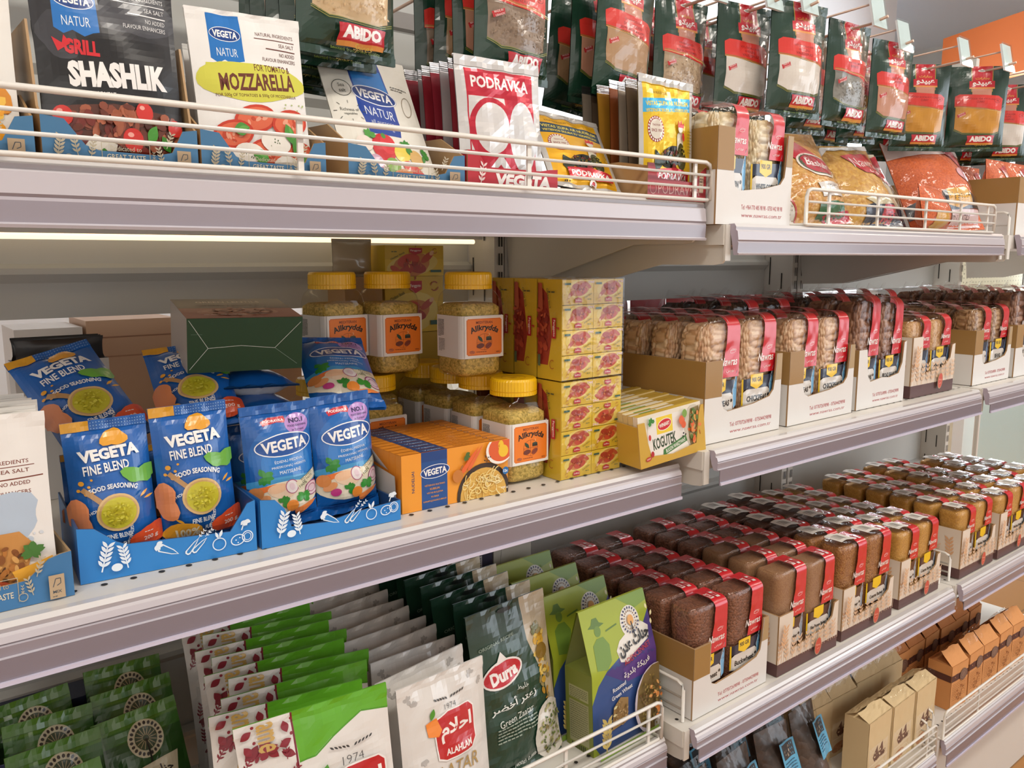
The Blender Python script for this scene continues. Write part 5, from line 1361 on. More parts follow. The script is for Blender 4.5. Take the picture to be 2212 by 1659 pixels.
DCH = bag_data('chick', CHICK, .186, 'CHICKPEAS', '', fill=.93)
DBR = bag_data('broad', BROAD, .205, 'BROAD BEANS', '', fill=.93)
DDK = bag_data('dark', DARKB, .200, 'DRIED BEANS', '', fill=.93)
DWH = bag_data('wheat', WHEAT, .158, 'Wheat whole', '', side='4a78a8', fill=.92)
DBE = bag_data('beans', BEANS, .168, 'BEANS', '', side='3f6a9c', fill=.93)
crate('white and kraft crate of chickpeas, first on the second middle shelf', .983, .772, Z3, .197, .127, PHONE, d=.322); fill_crate(DCH, 'chickpeas', 'the first chickpea crate', .983, .197, .776, Z3, 5, seed=1)
crate('white and kraft crate of chickpeas, second on the middle shelf', 1.205, .773, Z3, .205, .126, PHONE, d=.322); fill_crate(DCH, 'chickpeas', 'the second chickpea crate', 1.205, .205, .778, Z3, 5, backD=DDK, backwhat='dark beans', nb=2, x0=.051, seed=2)
crate('white crate of broad beans with a torn front', 1.432, .776, Z3, .178, .125, PHONE, d=.322, torn=True); fill_crate(DBR, 'broad beans', 'the torn broad bean crate', 1.432, .178, .780, Z3, 5, backD=DDK, backwhat='dark beans', nb=2, x0=.046, seed=3)
crate('cream wheat-printed crate with a brown base on the second middle shelf', 1.640, .777, Z3, .188, .123, '', 'wheat', d=.322); fill_crate(DWH, 'hulled wheat', 'the cream middle-shelf crate', 1.640, .188, .781, Z3, 5, backD=DBR, backwhat='brown beans', nb=2, x0=.0475, seed=4)
crate('kraft and white crate of speckled beans at the left end of the far middle shelf', 1.915, .772, Z3, .195, .122, PHONE, d=.322); fill_crate(DBE, 'speckled beans', 'the speckled bean crate', 1.915, .195, .776, Z3, 5, x0=.049, seed=5)
crate('kraft and white crate at the right edge of the far middle shelf', 2.128, .768, Z3, .195, .124, PHONE, d=.322); fill_crate(DBR, 'reddish beans', 'the crate at the right edge', 2.128, .195, .772, Z3, 5, x0=.049, group='clear bags of reddish beans', seed=6)
for i in range(9):
    r = pouch('red_packet', 'dark red packet seen through the gap below the back panel, %s from the left' % ('first', 'second', 'third', 'fourth', 'fifth', 'sixth', 'seventh', 'eighth', 'ninth')[i], 'packet', .115, .245 + .012 * (i % 3), .05, None, ('8a1a22', 'a8282a', '6a1620')[i % 3], (1.12 + i * .1215, 1.345, 1.1422), (0, 0, D_(5 * (i % 3 - 1))), seed=140 + i, group='red packets beyond the back panel', crinkle=.005)

# ================================================================== second and far bay, lower shelf
Z4 = .7115
BUCK = grain('buckwheat_grain', H('94624a'), H('6b4432'), 300, .8, .45, .003)
BULB = grain('fine_brown_bulgur', H('a67e58'), H('94694a'), 560, .4, .6, .0015)
BULC = grain('coarse_bulgur', H('b07a42'), H('8f5a30'), 330, .7, .5, .003)
BULY = grain('yellow_bulgur', H('cf9c48'), H('b8843a'), 420, .5, .55, .002)
BULD = grain('dark_bulgur', H('7a5038'), H('63402e'), 420, .6, .5, .002)
DK_ = '4a2c28'
D1 = bag_data('buck', BUCK, .184, 'Buckwheat', '', folded=True, fill=.93)
D2 = bag_data('bulb', BULB, .190, 'Fine Brown Bulgur', '', '', folded=True, dark=DK_, side='8a9cb0', fill=.93)
D3 = bag_data('bulc', BULC, .186, 'Coarse Bulgur', '', '', sticker=True, folded=True, dark=DK_, side='8a9cb0', fill=.93)
D4 = bag_data('buly', BULY, .160, 'Medium Bulgur', '', '', sticker=True, folded=True, dark=DK_, side='8a9cb0', fill=.93)
D5 = bag_data('buld', BULD, .186, 'Brown Bulgur', '', '', sticker=True, folded=True, dark=DK_, side='8a9cb0', fill=.93)
D6 = bag_data('bulg', BULY, .166, 'Coarse Bulgur', '', '', sticker=True, folded=True, dark=DK_, side='8a9cb0', fill=.93)
crate('kraft and white crate of buckwheat beside the green wheat boxes', .985, .776, Z4, .200, .122, PHONE, d=.380); fill_crate(D1, 'buckwheat', 'the buckwheat crate', .985, .200, .780, Z4, 6, x0=.051, seed=11)
crate('cream wheat-printed crate of fine brown bulgur, right of the buckwheat crate', 1.212, .772, Z4, .195, .113, '', 'wheat', d=.380); fill_crate(D2, 'fine brown bulgur', 'the second lower crate', 1.212, .195, .776, Z4, 6, backD=D1, backwhat='buckwheat', nb=3, x0=.049, seed=12)
crate('cream wheat-printed crate of coarse bulgur, third on the lower shelf', 1.428, .774, Z4, .195, .105, '', 'wheat', d=.380); fill_crate(D3, 'coarse bulgur', 'the third lower crate', 1.428, .195, .778, Z4, 6, backD=D5, backwhat='dark bulgur', nb=2, x0=.049, seed=13)
crate('cream wheat-printed crate at the right end of the bulgur shelf', 1.660, .777, Z4, .180, .105, '', 'wheat', d=.380); fill_crate(D6, 'coarsened bulgur', 'the fourth lower crate', 1.660, .180, .780, Z4, 6, x0=.046, seed=14)
crate('cream wheat-printed crate of yellow bulgur, first on the far lower shelf', 1.935, .772, Z4, .183, .115, '', 'wheat', d=.380); fill_crate(D4, 'yellow bulgur', 'the first far lower crate', 1.935, .183, .776, Z4, 6, x0=.0465, seed=15)
crate('cream wheat-printed crate of yellow bulgur at the right edge of the picture', 2.140, .770, Z4, .185, .115, '', 'wheat', d=.380); fill_crate(D4, 'yellow bulgur', 'the crate at the right picture edge', 2.140, .185, .774, Z4, 6, x0=.047, seed=16)
fill_crate(D4, 'yellow bulgur', 'the row beyond the last crate', 2.345, .185, .774, Z4, 5, x0=.047, seed=17)

# ================================================================== bottom shelves
ZC2, ZC3 = .3055, .3185
A = Art(85, 150); A.rect(0, 0, 85, 150, 'd9bf92'); A.rect(6, 10, 78, 86, 'ddc7a4'); A.poly([(20, 60), (36, 84), (40, 64), (56, 88), (58, 62), (70, 60), (64, 50), (26, 48)], '7a5a4a'); A.text('FLOUR', 46, 54, 9, '6a4a40', wid=40, bold=.03, rot=8); A.line([(10, 42), (76, 46)], 1.4, 'efe2cc'); A.ell(30, 20, 22, 12, 'c08a62', 10); A.circ(54, 22, 13, 13, 1.6, 'e9d8bc'); A.food(30, 20, 18, 9, ['b07a52', 'cf9a70'], 16, 4, 3)
CREAM = A
A = Art(85, 150); A.rect(0, 0, 85, 150, 'd8965a'); A.rect(0, 96, 85, 118, '5a3226'); A.lines(8, 76, 84, 6, 10, 1.6, '9a6234', 4); A.food(52, 46, 24, 30, ['b06c34', 'e0a468', '8a5228'], 30, 3, 6); A.ell(58, 108, 19, 20, '8a6a58', n=24); A.circ(58, 108, 16, 17, 1.4, '5a3a2c'); A.circ(58, 108, 10, 11, 1, '5a3a2c')
BROWN = A


def paper_pack(name, label, w, d, h, A, col, loc, rot, top, group, film=False, band=None):
    r = thing(name, label, 'packet', loc, rot, group)
    b = M(); n = 8
    def side(x, y, z): return (x * (1 + .012 * sin(z * 60)), y + .001 * nz(x * 60, y * 60, z * 40), z)
    for (p, q) in (((0, 0), (w, 0)), ((w, 0), (w, d)), ((w, d), (0, d)), ((0, d), (0, 0))):
        b.grid(lambda u, v: side(p[0] + (q[0] - p[0]) * u, p[1] + (q[1] - p[1]) * u, v * h), 6, n, H(col), sm=False)
    b.P([(0, 0, 0), (0, d, 0), (w, d, 0), (w, 0, 0)], H(col)); b.P([(0, 0, h), (w, 0, h), (w, d, h), (0, d, h)], H(col))
    b.art(A, lambda u, v: side(u * w, -.0004, v * h), .0006)
    if band: B2 = Art(60, 150); B2.rect(0, 96, 60, 118, band); b.art(B2, lambda u, v: side(-.0004, d - u * d, v * h), .0006)
    b.build('paper_body', PAPER, r)
    b = M(); t = top
    b.grid(lambda u, v: (u * w * (1 - .06 * v) + .03 * w * v, d * (.02 + .5 * v) + .003 * sin(u * 8 + v * 3) * v, h + t * v + .002 * nz(u * 6, v * 5, 2)), 8, 5, H(col), sm=False)
    b.grid(lambda u, v: (w - (u * w * (1 - .06 * v) + .03 * w * v), d * (.98 - .42 * v), h + t * v + .002 * nz(u * 6, v * 5, 2)), 8, 5, H(col), sm=False)
    b.build('folded_top', PAPER, r)
    if film:
        b = M(); b.grid(lambda u, v: (u * w * 1.02 - .001, d * (.05 + .8 * v) + .004 * nz(u * 7, v * 7, 8), h + .004 + t * 1.5 * sin(pi * min(1, v + .15)) + .008 * nz(u * 8, v * 8, 3)), 10, 8); b.build('clear_wrap', FILM, r)
    return r


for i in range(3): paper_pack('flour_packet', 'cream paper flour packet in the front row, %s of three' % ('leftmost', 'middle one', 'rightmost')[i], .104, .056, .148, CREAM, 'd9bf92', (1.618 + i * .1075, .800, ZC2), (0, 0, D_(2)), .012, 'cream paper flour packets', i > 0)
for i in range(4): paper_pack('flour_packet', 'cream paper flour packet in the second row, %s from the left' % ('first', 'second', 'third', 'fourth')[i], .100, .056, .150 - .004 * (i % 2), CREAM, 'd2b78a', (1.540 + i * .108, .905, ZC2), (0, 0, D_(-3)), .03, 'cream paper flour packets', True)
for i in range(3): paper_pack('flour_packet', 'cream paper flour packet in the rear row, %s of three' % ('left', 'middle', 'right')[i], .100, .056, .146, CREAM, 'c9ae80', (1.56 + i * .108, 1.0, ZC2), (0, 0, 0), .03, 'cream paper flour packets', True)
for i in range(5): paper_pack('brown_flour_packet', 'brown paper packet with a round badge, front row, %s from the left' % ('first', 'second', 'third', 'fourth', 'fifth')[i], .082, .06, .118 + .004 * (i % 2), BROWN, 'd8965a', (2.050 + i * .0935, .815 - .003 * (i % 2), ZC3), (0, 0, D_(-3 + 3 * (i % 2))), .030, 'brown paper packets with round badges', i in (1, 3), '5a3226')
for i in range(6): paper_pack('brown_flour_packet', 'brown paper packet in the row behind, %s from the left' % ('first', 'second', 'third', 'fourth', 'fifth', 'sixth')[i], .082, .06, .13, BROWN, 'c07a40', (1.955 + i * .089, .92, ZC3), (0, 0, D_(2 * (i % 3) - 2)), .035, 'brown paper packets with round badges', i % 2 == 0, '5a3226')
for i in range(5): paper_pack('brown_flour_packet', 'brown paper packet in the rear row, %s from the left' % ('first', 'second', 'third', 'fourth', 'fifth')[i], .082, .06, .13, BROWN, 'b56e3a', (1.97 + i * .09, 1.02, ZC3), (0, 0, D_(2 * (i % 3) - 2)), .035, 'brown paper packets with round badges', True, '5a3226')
for i in range(5):
    pouch('clear_snack_bag', 'crumpled clear bag lying on the brown packets, %s from the left' % ('first', 'second', 'third', 'fourth', 'fifth')[i], 'bag', .11, .12, .035, None, ('b8563a', 'a84a34', 'c9a08a', '8aa89a', 'b8603c')[i], (2.06 + i * .115, .965, ZC3 + .180), (D_(-74), 0, D_(20 * (i % 3) - 20)), seed=150 + i, crinkle=.008, group='crumpled bags on the brown packets')

PRUNE = grain('dark_dried_herb', H('5e4a3e'), H('443830'), 70, .5, .4, .006)
BLUEC = Art(60, 80); BLUEC.rect(0, 0, 60, 80, '58a4c8'); BLUEC.rect(6, 46, 54, 76, '2a2a2e'); BLUEC.food(30, 60, 18, 9, ['8a7a6a', 'c9b8a0', '5a5248'], 14, 3, 3); BLUEC.lines(6, 52, 38, 6, 5, 2.2, '2a5a78', 5)
for i, (x, y, z, rz, rx) in enumerate(((1.25, .835, 0, 4, -14), (1.37, .840, 0, -4, -14), (1.49, .845, 0, 5, -14), (1.22, .945, 0, -3, -12), (1.34, .945, 0, 3, -12), (1.46, .945, 0, -3, -12), (1.13, .84, 0, 3, -14), (1.10, .945, 0, 0, -12))):
    r = thing('dried_herb_bag', 'clear bag of dark goods with a blue card, %s' % ('second in the front row', 'third in the front row', 'rightmost of the front row', 'second in the rear row', 'third in the rear row', 'rightmost of the rear row', 'leftmost of the front row', 'leftmost of the rear row')[i], 'bag', (x, y, ZC2 + .011), (D_(rx), D_(2 * (i % 3 - 1)), D_(rz)), 'clear bags with blue cards')
    f = pouch_surface(.102, .19, .062, .05, i, .006, .7, .05)
    b = M(); b.grid(f, 14, 14); b.grid(lambda u, v: f(1 - u, v, 1), 12, 12); b.build('dried_fill', PRUNE, r)
    f2 = pouch_surface(.108, .215, .070, .04, i + 3, .010, .6, .06); b = M(); b.grid(lambda u, v: (lambda p: (p[0], p[1] - .003, p[2]))(f2(u, v)), 16, 18); b.build('film', FILM, r)
    b = M(); g = lambda u, v: (.052 * (u - .5) + .01, -.040 - .004 * cos(u * 4) + (.012 * v), .09 + .075 * v); b.grid(g, 6, 4, H('58a4c8')); b.art(BLUEC, g, .0006); b.build('blue_card', CARD, r)

# ================================================================== near lowest shelf
Z1 = .6905
A = Art(112, 215); A.rect(0, 0, 112, 215, '26501a'); A.rect(0, 196, 112, 215, '4a7a1c'); A.rect(0, 180, 112, 196, '33661a')
A.free = False; GY = 176; A.ell(62, GY, 24, 24, 'cfc6a8', n=28)
for i in range(22): a = i * .2856; A.ell(62 + 19.5 * cos(a), GY + 19.5 * sin(a), 2.6, 2, '3a3430', a * 57, 6)
A.ell(62, GY, 15, 15, '3a4a32', n=24)
for i in range(16): a = i * .3927; A.line([(62 + 4 * cos(a), GY + 4 * sin(a)), (62 + 14 * cos(a), GY + 14 * sin(a))], 1.1, 'a89a78')
A.line([(62, GY), (62, 140)], 2.4, '2a2622'); A.poly([(20, 114), (92, 122), (98, 148), (26, 142)], 'cfc6a8'); A.text('\ufee5\ufeaa\ufecb \ufe95\ufe8e\ufee8\ufe9f', 58, 131, 16, '2a2622', wid=58, bold=.03); A.ell(40, 50, 30, 34, '3f5a2a', 10); A.food(40, 50, 26, 30, ['58782f', '6f8f3a', '486a28'], 50, 4, 3)
GRA = A
GO = 'green bags with a wheel emblem'
gb0 = None
for c, (x, ys, tl) in enumerate(((.128, (.88, .95, 1.02, 1.085), 0), (.234, (.965, 1.035, 1.105), 1))):
    for i, y in enumerate(ys):
        lb = 'green wheel-emblem bag on the lowest shelf, %s column, %s from the front' % (('left', 'right')[c], ('first', 'second', 'third', 'fourth', 'fifth', 'sixth')[i])
        loc, rot = (x + .004 * (i % 2), y, Z1 + .008), (D_(-24), D_(3 * (i % 3) - 3), D_(3))
        if gb0 is None: gb0 = pouch('green_bag', lb, 'bag', .100, .205, .028, GRA, '2c5a1a', loc, rot, seal=.07, seed=160, group=GO, crinkle=.006, sealcol='5a8a20', low=.6)
        else: dup(gb0, lb, loc, rot)
carton('dark_box', 'dark blue box lying behind the green bags', 'box', .13, .05, .17, '1f2c4e', (.085, 1.175, Z1), cols={'t': '16203c', 'f': '232b45'})
for i in range(5):
    pouch('purple_bag', 'dark purple bag at the left edge of the lowest shelf, %s from the front' % ('first', 'second', 'third', 'fourth', 'fifth')[i], 'bag', .085, .21, .045, None, ('241c3c', '1c2444', '2a1c34')[i % 3], (.032, .90 + i * .055, Z1 + .005), (D_(-9), 0, 0), seed=170 + i, group='dark purple bags at the left edge', crinkle=.006)

A = Art(186, 235); A.rect(0, 0, 186, 235, 'e6e2dd'); A.poly([(66, 235), (186, 235), (186, 205), (150, 212), (110, 192), (86, 176), (68, 176)], '62ae24'); A.rect(66, 206, 110, 235, '62ae24'); A.line([(66, 0), (66, 235)], 2.4, '7a2030'); A.line([(68, 175), (88, 176), (112, 192), (150, 211), (186, 204)], 2, '4f9a1c')
rr_ = random.Random(5)
for i in range(26):
    x, y = rr_.uniform(8, 58), rr_.uniform(8, 205); q = rr_.randrange(3)
    if abs(x - 34) < 14 and 60 < y < 190: x = 10 if x < 34 else 57
    if q == 0: A.leaf(x, y, 18, '8a2434', rr_.uniform(0, 180), .55)
    elif q == 1: A.sprig(x, y, 20, '8a2434', rr_.uniform(40, 140), 4)
    else: A.ell(x, y, 4, 2.2, '8a2434', rr_.uniform(0, 180)); A.ell(x + 6, y + 5, 1.8, 1.8, '8a2434')
A.herb(34, 200, 12, '8a2434', 3, 7); A.text('awfiya', 33, 108, 26, 'c9a45a', rot=-90, wid=140, bold=.02)
A.text('ame', 34, 216, 20, 'c9a45a', rot=-90, wid=34, bold=.02)
for q in ((12, 224, 30), (12, 205, 120), (56, 222, 100), (54, 204, 20)): A.leaf(q[0], q[1], 15, '8a2434', q[2], .6); A.ell(q[0] + 8, q[1] + 8, 2, 2, '8a2434')
for k in (-1, 1):
    for i in range(5): A.leaf(132 + k * (5 + i * 5), 176 + i * .8, 6, '3a3a3a', 90 - k * 50, .4)
A.text('1974', 132, 160, 10, '5a5a5a', wid=28, bold=-.01)


def red_logo(A, x, y, k):
    A.poly([(x + a * k, y + b * k) for a, b in ((-38, 26), (-10, 34), (30, 34), (38, 26), (38, -20), (28, -32), (-20, -34), (-34, -28))], 'f1ece8')
    A.poly([(x + a * k, y + b * k) for a, b in ((-36, 24), (-10, 32), (29, 32), (36, 25), (36, -19), (27, -30), (-19, -32), (-32, -26))], 'bf1f26')
    A.text('\ufee1\ufefc\ufea3\ufe8d', x + 3 * k, y + 6 * k, 30 * k, 'f6f0ec', wid=58 * k, bold=.03); A.text('ALAHLAM', x + 4 * k, y - 22 * k, 9 * k, 'f4eeea', wid=46 * k, bold=.03)
    A.poly([(x + a * k, y + b * k) for a, b in ((-48, 26), (-30, 30), (-24, 12), (-30, 4), (-46, 8))], 'f08a34'); A.leaf(x - 36 * k, y + 36 * k, 16 * k, '4f9a34', 70, .5)
    return A


red_logo(A, 134, 118, 1.05); A.text('Seven Spices', 132, 60, 14, 'b79a5a', wid=80, bold=-.01); A.ell(130, 22, 44, 22, 'a86a3a', n=24); A.food(130, 22, 38, 18, ['c48a54', '8a4a24', '6a3a1c'], 40, 4, 3)
ALA = A
a0 = None
for i in range(10):
    lb = 'green-topped white spice sachet with maroon leaves, %s of its row' % ('front one', 'second', 'third', 'fourth', 'fifth', 'sixth', 'seventh', 'eighth', 'ninth', 'rear one')[i]
    loc, rot = ((.345 if i == 1 else .382) + (.004 if i % 2 else -.002) + .0035 * i, .824 + i * .0355, Z1 + .004), (D_(-9), D_((-2, 1, -1, 2)[i % 4]), D_(-8))
    if a0 is None: a0 = pouch('spice_sachet', lb, 'sachet', .186, .230, .020, ALA, 'e4e0da', loc, rot, seal=.05, seed=181, group='green-topped white spice sachets', crinkle=.0028, sealcol='5fa824')
    else: dup(a0, lb, loc, rot)

A = Art(152, 225); A.rect(0, 0, 152, 225, 'dedad5')
for x, y, s in ((16, 206, 1), (138, 196, 2), (126, 208, 3), (24, 196, 4), (30, 120, 5)): A.herb(x, y, 7, 'b4b0ac', s, 6)
for k in (-1, 1):
    for i in range(5): A.leaf(82 + k * (5 + i * 5), 190 + i * .8, 6, '3a3a3a', 90 - k * 50, .4)
A.text('1974', 82, 179, 7, '5a5a5a', wid=20, bold=-.01); red_logo(A, 86, 140, 1.0); A.text('ZAATAR', 78, 92, 20, 'b2935a', wid=92, bold=.0, sh=.1); A.text('Green Thyme Mix', 76, 76, 7.5, '6a625a', wid=74, bold=-.01); A.text('\ufeae\ufec0\ufea7\ufe83 \ufeae\ufe98\ufecb\ufeaf \ufe94\ufec4\ufee0\ufea7', 80, 62, 11, '6a625a', wid=88, bold=0); A.text('Kunglig grön timjanmix', 76, 48, 5, '5a544e', wid=62)
A.ell(100, 14, 50, 24, 'b49a86', n=24); A.food(100, 14, 44, 20, ['8a5a34', 'b07a4a', 'd9cfc4'], 40, 4, 3)
ZAA = A
z0 = None
for i in range(9):
    lb = 'white thyme mix sachet with a gold ZAATAR title, %s of its row' % ('front one', 'second', 'third', 'fourth', 'fifth', 'sixth', 'seventh', 'eighth', 'rear one')[i]
    loc, rot = (.553 + (.003 if i % 2 else -.002) + .002 * i, .824 + i * .0395, Z1 + .004), (D_(-8), D_((2, -2, 3, -1)[i % 4]), D_(6))
    if z0 is None: z0 = pouch('thyme_sachet', lb, 'sachet', .148, .214, .022, ZAA, 'd9d5d0', loc, rot, seal=.05, seed=191, group='white thyme mix sachets', crinkle=.003)
    else: dup(z0, lb, loc, rot)

A = Art(165, 255); A.rect(0, 0, 165, 255, '1f3f2e'); A.poly([(110, 255), (165, 255), (165, 0), (150, 40), (140, 120), (112, 190)], 'c9b89a'); A.food(140, 150, 14, 60, ['d9a83a', 'b8862a', 'e8c86a', '9a8a5a'], 50, 6, 4); A.ell(140, 165, 14, 12, '8a6a2a'); A.herb(132, 200, 10, '7a7a4a', 3, 6)
A.ell(76, 246, 14, 4, '0c1612'); A.text('ORIGINAL RECIPE', 50, 204, 5, '8fa090', wid=70, rot=6)
A.ell(52, 158, 40, 20, 'ece6e2', 8, 28); A.ell(52, 158, 37, 17, 'c01c2c', 8, 28); A.poly([(40, 172), (52, 190), (64, 176)], 'ece6e2'); A.text('Durra', 54, 157, 20, 'f4efec', wid=54, bold=.05, rot=8)
A.text('\ufec2\ufef4\ufee0\ufea7', 84, 130, 9, 'cfd4cc', wid=22); A.text('\ufeae\ufec0\ufea7\ufe83 \ufeae\ufe98\ufecb\ufeaf', 66, 112, 16, 'e6e8e2', wid=92, bold=.02, rot=4); A.text('Green Zaatar', 66, 90, 10, 'e0e4dc', wid=72, rot=4, bold=0); A.lines(26, 108, 80, 5, 5, 2, '9aa89a', 3); A.ell(140, 44, 40, 46, 'd9d2c6', n=28); A.food(142, 44, 32, 38, ['7a8a4a', '9aa05a', '5a6a3a', 'b0a878', '8a7a4a'], 110, 3.4, 5); A.text('(400g) 0.88lb', 76, 22, 7, 'd9dcd4', wid=46, rot=4)
DUR = A
d0 = None
for i in range(8):
    lb = 'dark green thyme pouch with a red oval badge, %s of its row' % ('front one', 'second', 'third', 'fourth', 'fifth', 'sixth', 'seventh', 'rear one')[i]
    loc, rot = (.712 + .001 * i, .868 + i * .043, Z1 + .004), (D_(-10), D_((0, 2, -1, 1)[i % 4]), D_(5))
    if d0 is None: d0 = pouch('thyme_pouch', lb, 'pouch', .158, .252, .026, DUR, '1f3f2e', loc, rot, seal=.045, seed=201, group='dark green thyme pouches', crinkle=.004, low=.6)
    else: dup(d0, lb, loc, rot)

# green wheat cartons with a gable top
GW, GD, GH, GS = .150, .058, .224, .130
A = Art(150, 224); A.rect(0, 0, 150, 224, '9fae2c'); A.poly([(0, 20), (14, 0), (110, 0), (150, 16), (150, 192), (120, 160), (34, 128), (14, 110), (0, 84)], '33508a'); A.poly([(30, 124), (60, 134), (122, 160), (150, 190), (150, 100), (70, 100)], '4a3a80'); A.poly([(70, 120), (110, 130), (150, 150), (150, 96), (80, 96)], '5a3a88')
A.poly([(84, 224), (150, 224), (150, 206), (120, 200)], '7a9a34')
A.poly([(12, 196), (20, 200), (24, 208), (34, 208), (38, 200), (48, 196), (30, 192)], '5a7a2c'); A.ell(31, 188, 7, 8, '6a8a34'); A.poly([(14, 134), (16, 170), (26, 178), (40, 178), (50, 164), (48, 140), (36, 130)], '6f9034'); A.line([(48, 184), (74, 188)], 2.4, '5a7a2c')
A.ell(104, 184, 22, 24, 'e6e2da', n=28); A.poly([(62, 150), (66, 132), (82, 128), (96, 136), (138, 150), (142, 168), (128, 178), (96, 172), (72, 162)], 'e6e2da')
for i in range(20):
    a = i * .314; A.ell(104 + 17.5 * cos(a), 186 + 18.5 * sin(a), 2.2, 1.5, '2f3460', a * 57, 6); A.ell(104 + 12.5 * cos(a), 186 + 13.5 * sin(a), 1.6, 1.1, '8a6a4a', a * 57, 6)
A.ell(104, 186, 7, 8, 'dfa45a', n=16); A.line([(104, 184), (107, 160)], 2.6, '1f1d1c')
A.text('\ufee5\ufeaa\ufecb \ufe95\ufe8e\ufee8\ufe9f', 102, 154, 24, '1f1d1c', wid=74, rot=12, bold=.04); A.text('ADENCENNET', 104, 136, 8, 'b0242c', wid=66, rot=13, bold=.01); A.text('\ufe94\ufef3\ufeaa\ufee0\ufe91 \ufe94\ufedc\ufef3\ufeae\ufed3', 100, 114, 13, 'efece8', wid=62, rot=12, bold=.02)
A.text('Roasted', 58, 96, 7, 'efece8', wid=30, rot=10); A.text('Green Wheat', 64, 85, 7, 'efece8', wid=48, rot=10)
A.poly([(40, 30), (76, 34), (78, 72), (60, 78), (44, 66)], '9a7a4a'); A.food(60, 52, 15, 20, ['a8885a', '86683a', 'b89a6a'], 60, 2, 4); A.ell(136, 52, 46, 58, 'cfc4d0', -6, 30)
A.poly([(94, 44), (98, 76), (112, 98), (132, 108), (150, 108), (150, 2), (128, 0), (106, 12)], '7a6434'); A.food(126, 52, 24, 46, ['8f7a3a', '6a5a2a', 'a08a4a', '7a5a34'], 130, 2.6, 5); A.food(132, 56, 16, 36, ['e0924a', 'd97a34', 'ebb06a'], 26, 4.2, 9)
A.sprig(16, 30, 52, 'cdb86a', 88, 6)
for x, y, q in ((36, 74, 20), (34, 62, 0), (36, 50, -20), (132, 200, 100), (140, 188, 60), (136, 176, 80)): A.leaf(x, y, 9, 'd6cc9a', q, .5)
A.rect(0, 0, 150, 9, '7a9a3a'); A.text('NET WT 26.4 oz', 62, 4.5, 4, '4a5a20', wid=48)
ADF = A
B_ = Art(58, 130); B_.rect(0, 0, 58, 130, '7c8636'); B_.rect(8, 84, 50, 104, 'a8a878'); B_.rect(8, 12, 50, 80, 'a09e74')
B_.lines(10, 48, 100, 3, 6, 1, '5a5a3a', 2); B_.lines(10, 48, 76, 3.6, 17, 1, '5a5a3a', 5)
for k in range(8): B_.rect(12 + k * 4, 2, 14 + k * 4, 10, '2a2a20')


def gable(label, x, y, rz, A):
    r = thing('green_wheat_carton', label, 'carton', (x, y, Z1), (D_(-3), 0, D_(rz)), 'green and violet wheat cartons')
    b = M(); b.box(0, GW, 0, GD, 0, GS, H('8f9c30')); b.art(B_, lambda u, v: (0, GD - u * GD, v * GS), .0003)
    fz = lambda u, v: (u * GW, 0 if v * GH < GS else (v * GH - GS) / (GH - GS) * GD * .46, v * GH)
    b.art(A, fz, .0005); b.build('carton_body', CARD, r)
    b = M(); m2 = GD * .46
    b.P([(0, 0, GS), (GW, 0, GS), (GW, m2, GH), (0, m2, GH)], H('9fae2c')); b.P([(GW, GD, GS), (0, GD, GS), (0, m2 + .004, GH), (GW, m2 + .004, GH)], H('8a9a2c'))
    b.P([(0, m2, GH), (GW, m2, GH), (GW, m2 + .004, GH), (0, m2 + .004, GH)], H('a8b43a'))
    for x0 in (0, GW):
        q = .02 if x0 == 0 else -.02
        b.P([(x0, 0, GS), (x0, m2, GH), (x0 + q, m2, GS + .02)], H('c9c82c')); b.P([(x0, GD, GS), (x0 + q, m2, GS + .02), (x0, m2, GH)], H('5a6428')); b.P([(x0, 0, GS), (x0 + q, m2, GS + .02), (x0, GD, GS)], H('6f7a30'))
    b.build('gable_top', CARD, r)


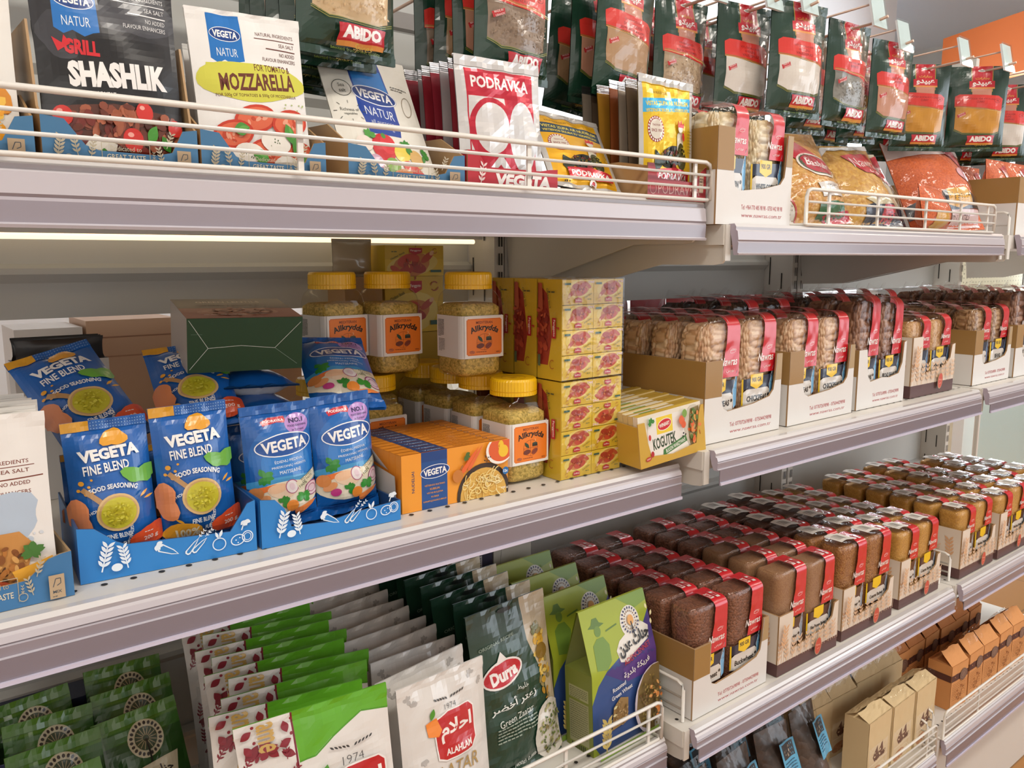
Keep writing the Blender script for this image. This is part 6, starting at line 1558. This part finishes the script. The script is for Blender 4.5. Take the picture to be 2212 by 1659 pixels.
for i, (x, y, rz) in enumerate(((.814, .826, 2), (.803, .902, 3), (.805, .978, 2), (.808, 1.055, 1))): gable('green and violet wheat carton with a gable top, %s' % ('front one beside the wire rail', 'second from the front', 'third from the front', 'rearmost of four')[i], x, y, rz, ADF)
carton('carton_box', 'pale grey carton at the back behind the green wheat cartons', 'box', .088, .05, .245, 'b8b2aa', (.857, 1.135, Z1), arts={'f': Art(88, 245).line([(8, 150), (18, 232)], 1, '8a847c').line([(18, 232), (60, 238)], 1, '8a847c')})
carton('carton_box', 'dark purple carton with a white label beside the pale grey one', 'box', .045, .05, .24, '2c2440', (.809, 1.135, Z1), arts={'f': Art(50, 240).rect(10, 180, 24, 230, 'b8b2b4').lines(12, 22, 224, 4, 9, 1.6, '3a3440')})

# ================================================================== beyond the racks, at the right edge
t = thing('perforated_rack', 'cream perforated rack far behind, right of the last upright', 'rack', (5.1, 2.2, 0))
b = M(); b.box(0, 1.0, 0, .05, 0, 1.46); A = Art(1000, 1460)
for i in range(24):
    for j in range(14): A.ell(30 + i * 41, 1090 + j * 26, 5, 5, '8f8a7a', n=6)
bm_ = H('cfc8b0'); b.c = [bm_] * 6; b.art(A, lambda u, v: (u, 0, v * 1.46), .001, L=999); b.build('perforated_panel', PAPER, t)
b = M(); b.box(0, 1.0, -.3, 0, 1.22, 1.25, H('d9d2bd')); b.build('rack_shelf', PAPER, t)
t = thing('dark_cabinet', 'dark brown cabinet with gold edges far behind at the right edge', 'cabinet', (6.25, 2.4, 0))
b = M(); b.box(0, .7, 0, .4, 0, 2.2, H('4a4038')); b.build('cabinet_body', CARD, t)
for i, x in enumerate((.12, .42)): b = M(); b.box(x, x + .07, -.02, 0, .2, 1.9, H(('e6d6a4', 'd8dee2')[i])); b.build('edge_strip', CARD, t)
t = thing('glass_panel', 'greenish glass panel on a white stand beyond the far bay', 'glass panel', (3.33, 1.31, 0))
b = M(); b.box(0, 1.1, 0, .008, .12, 1.16); b.build('pane', GLASSM, t); b = M(); b.box(0, .012, -.004, .012, .0, 1.16); b.build('edge_trim', WHITE, t)
b = M(); b.box(0, 1.1, .05, .09, 0, .97, H('f4f8f8')); b.build('white_backing', CARD, t)
b = M()
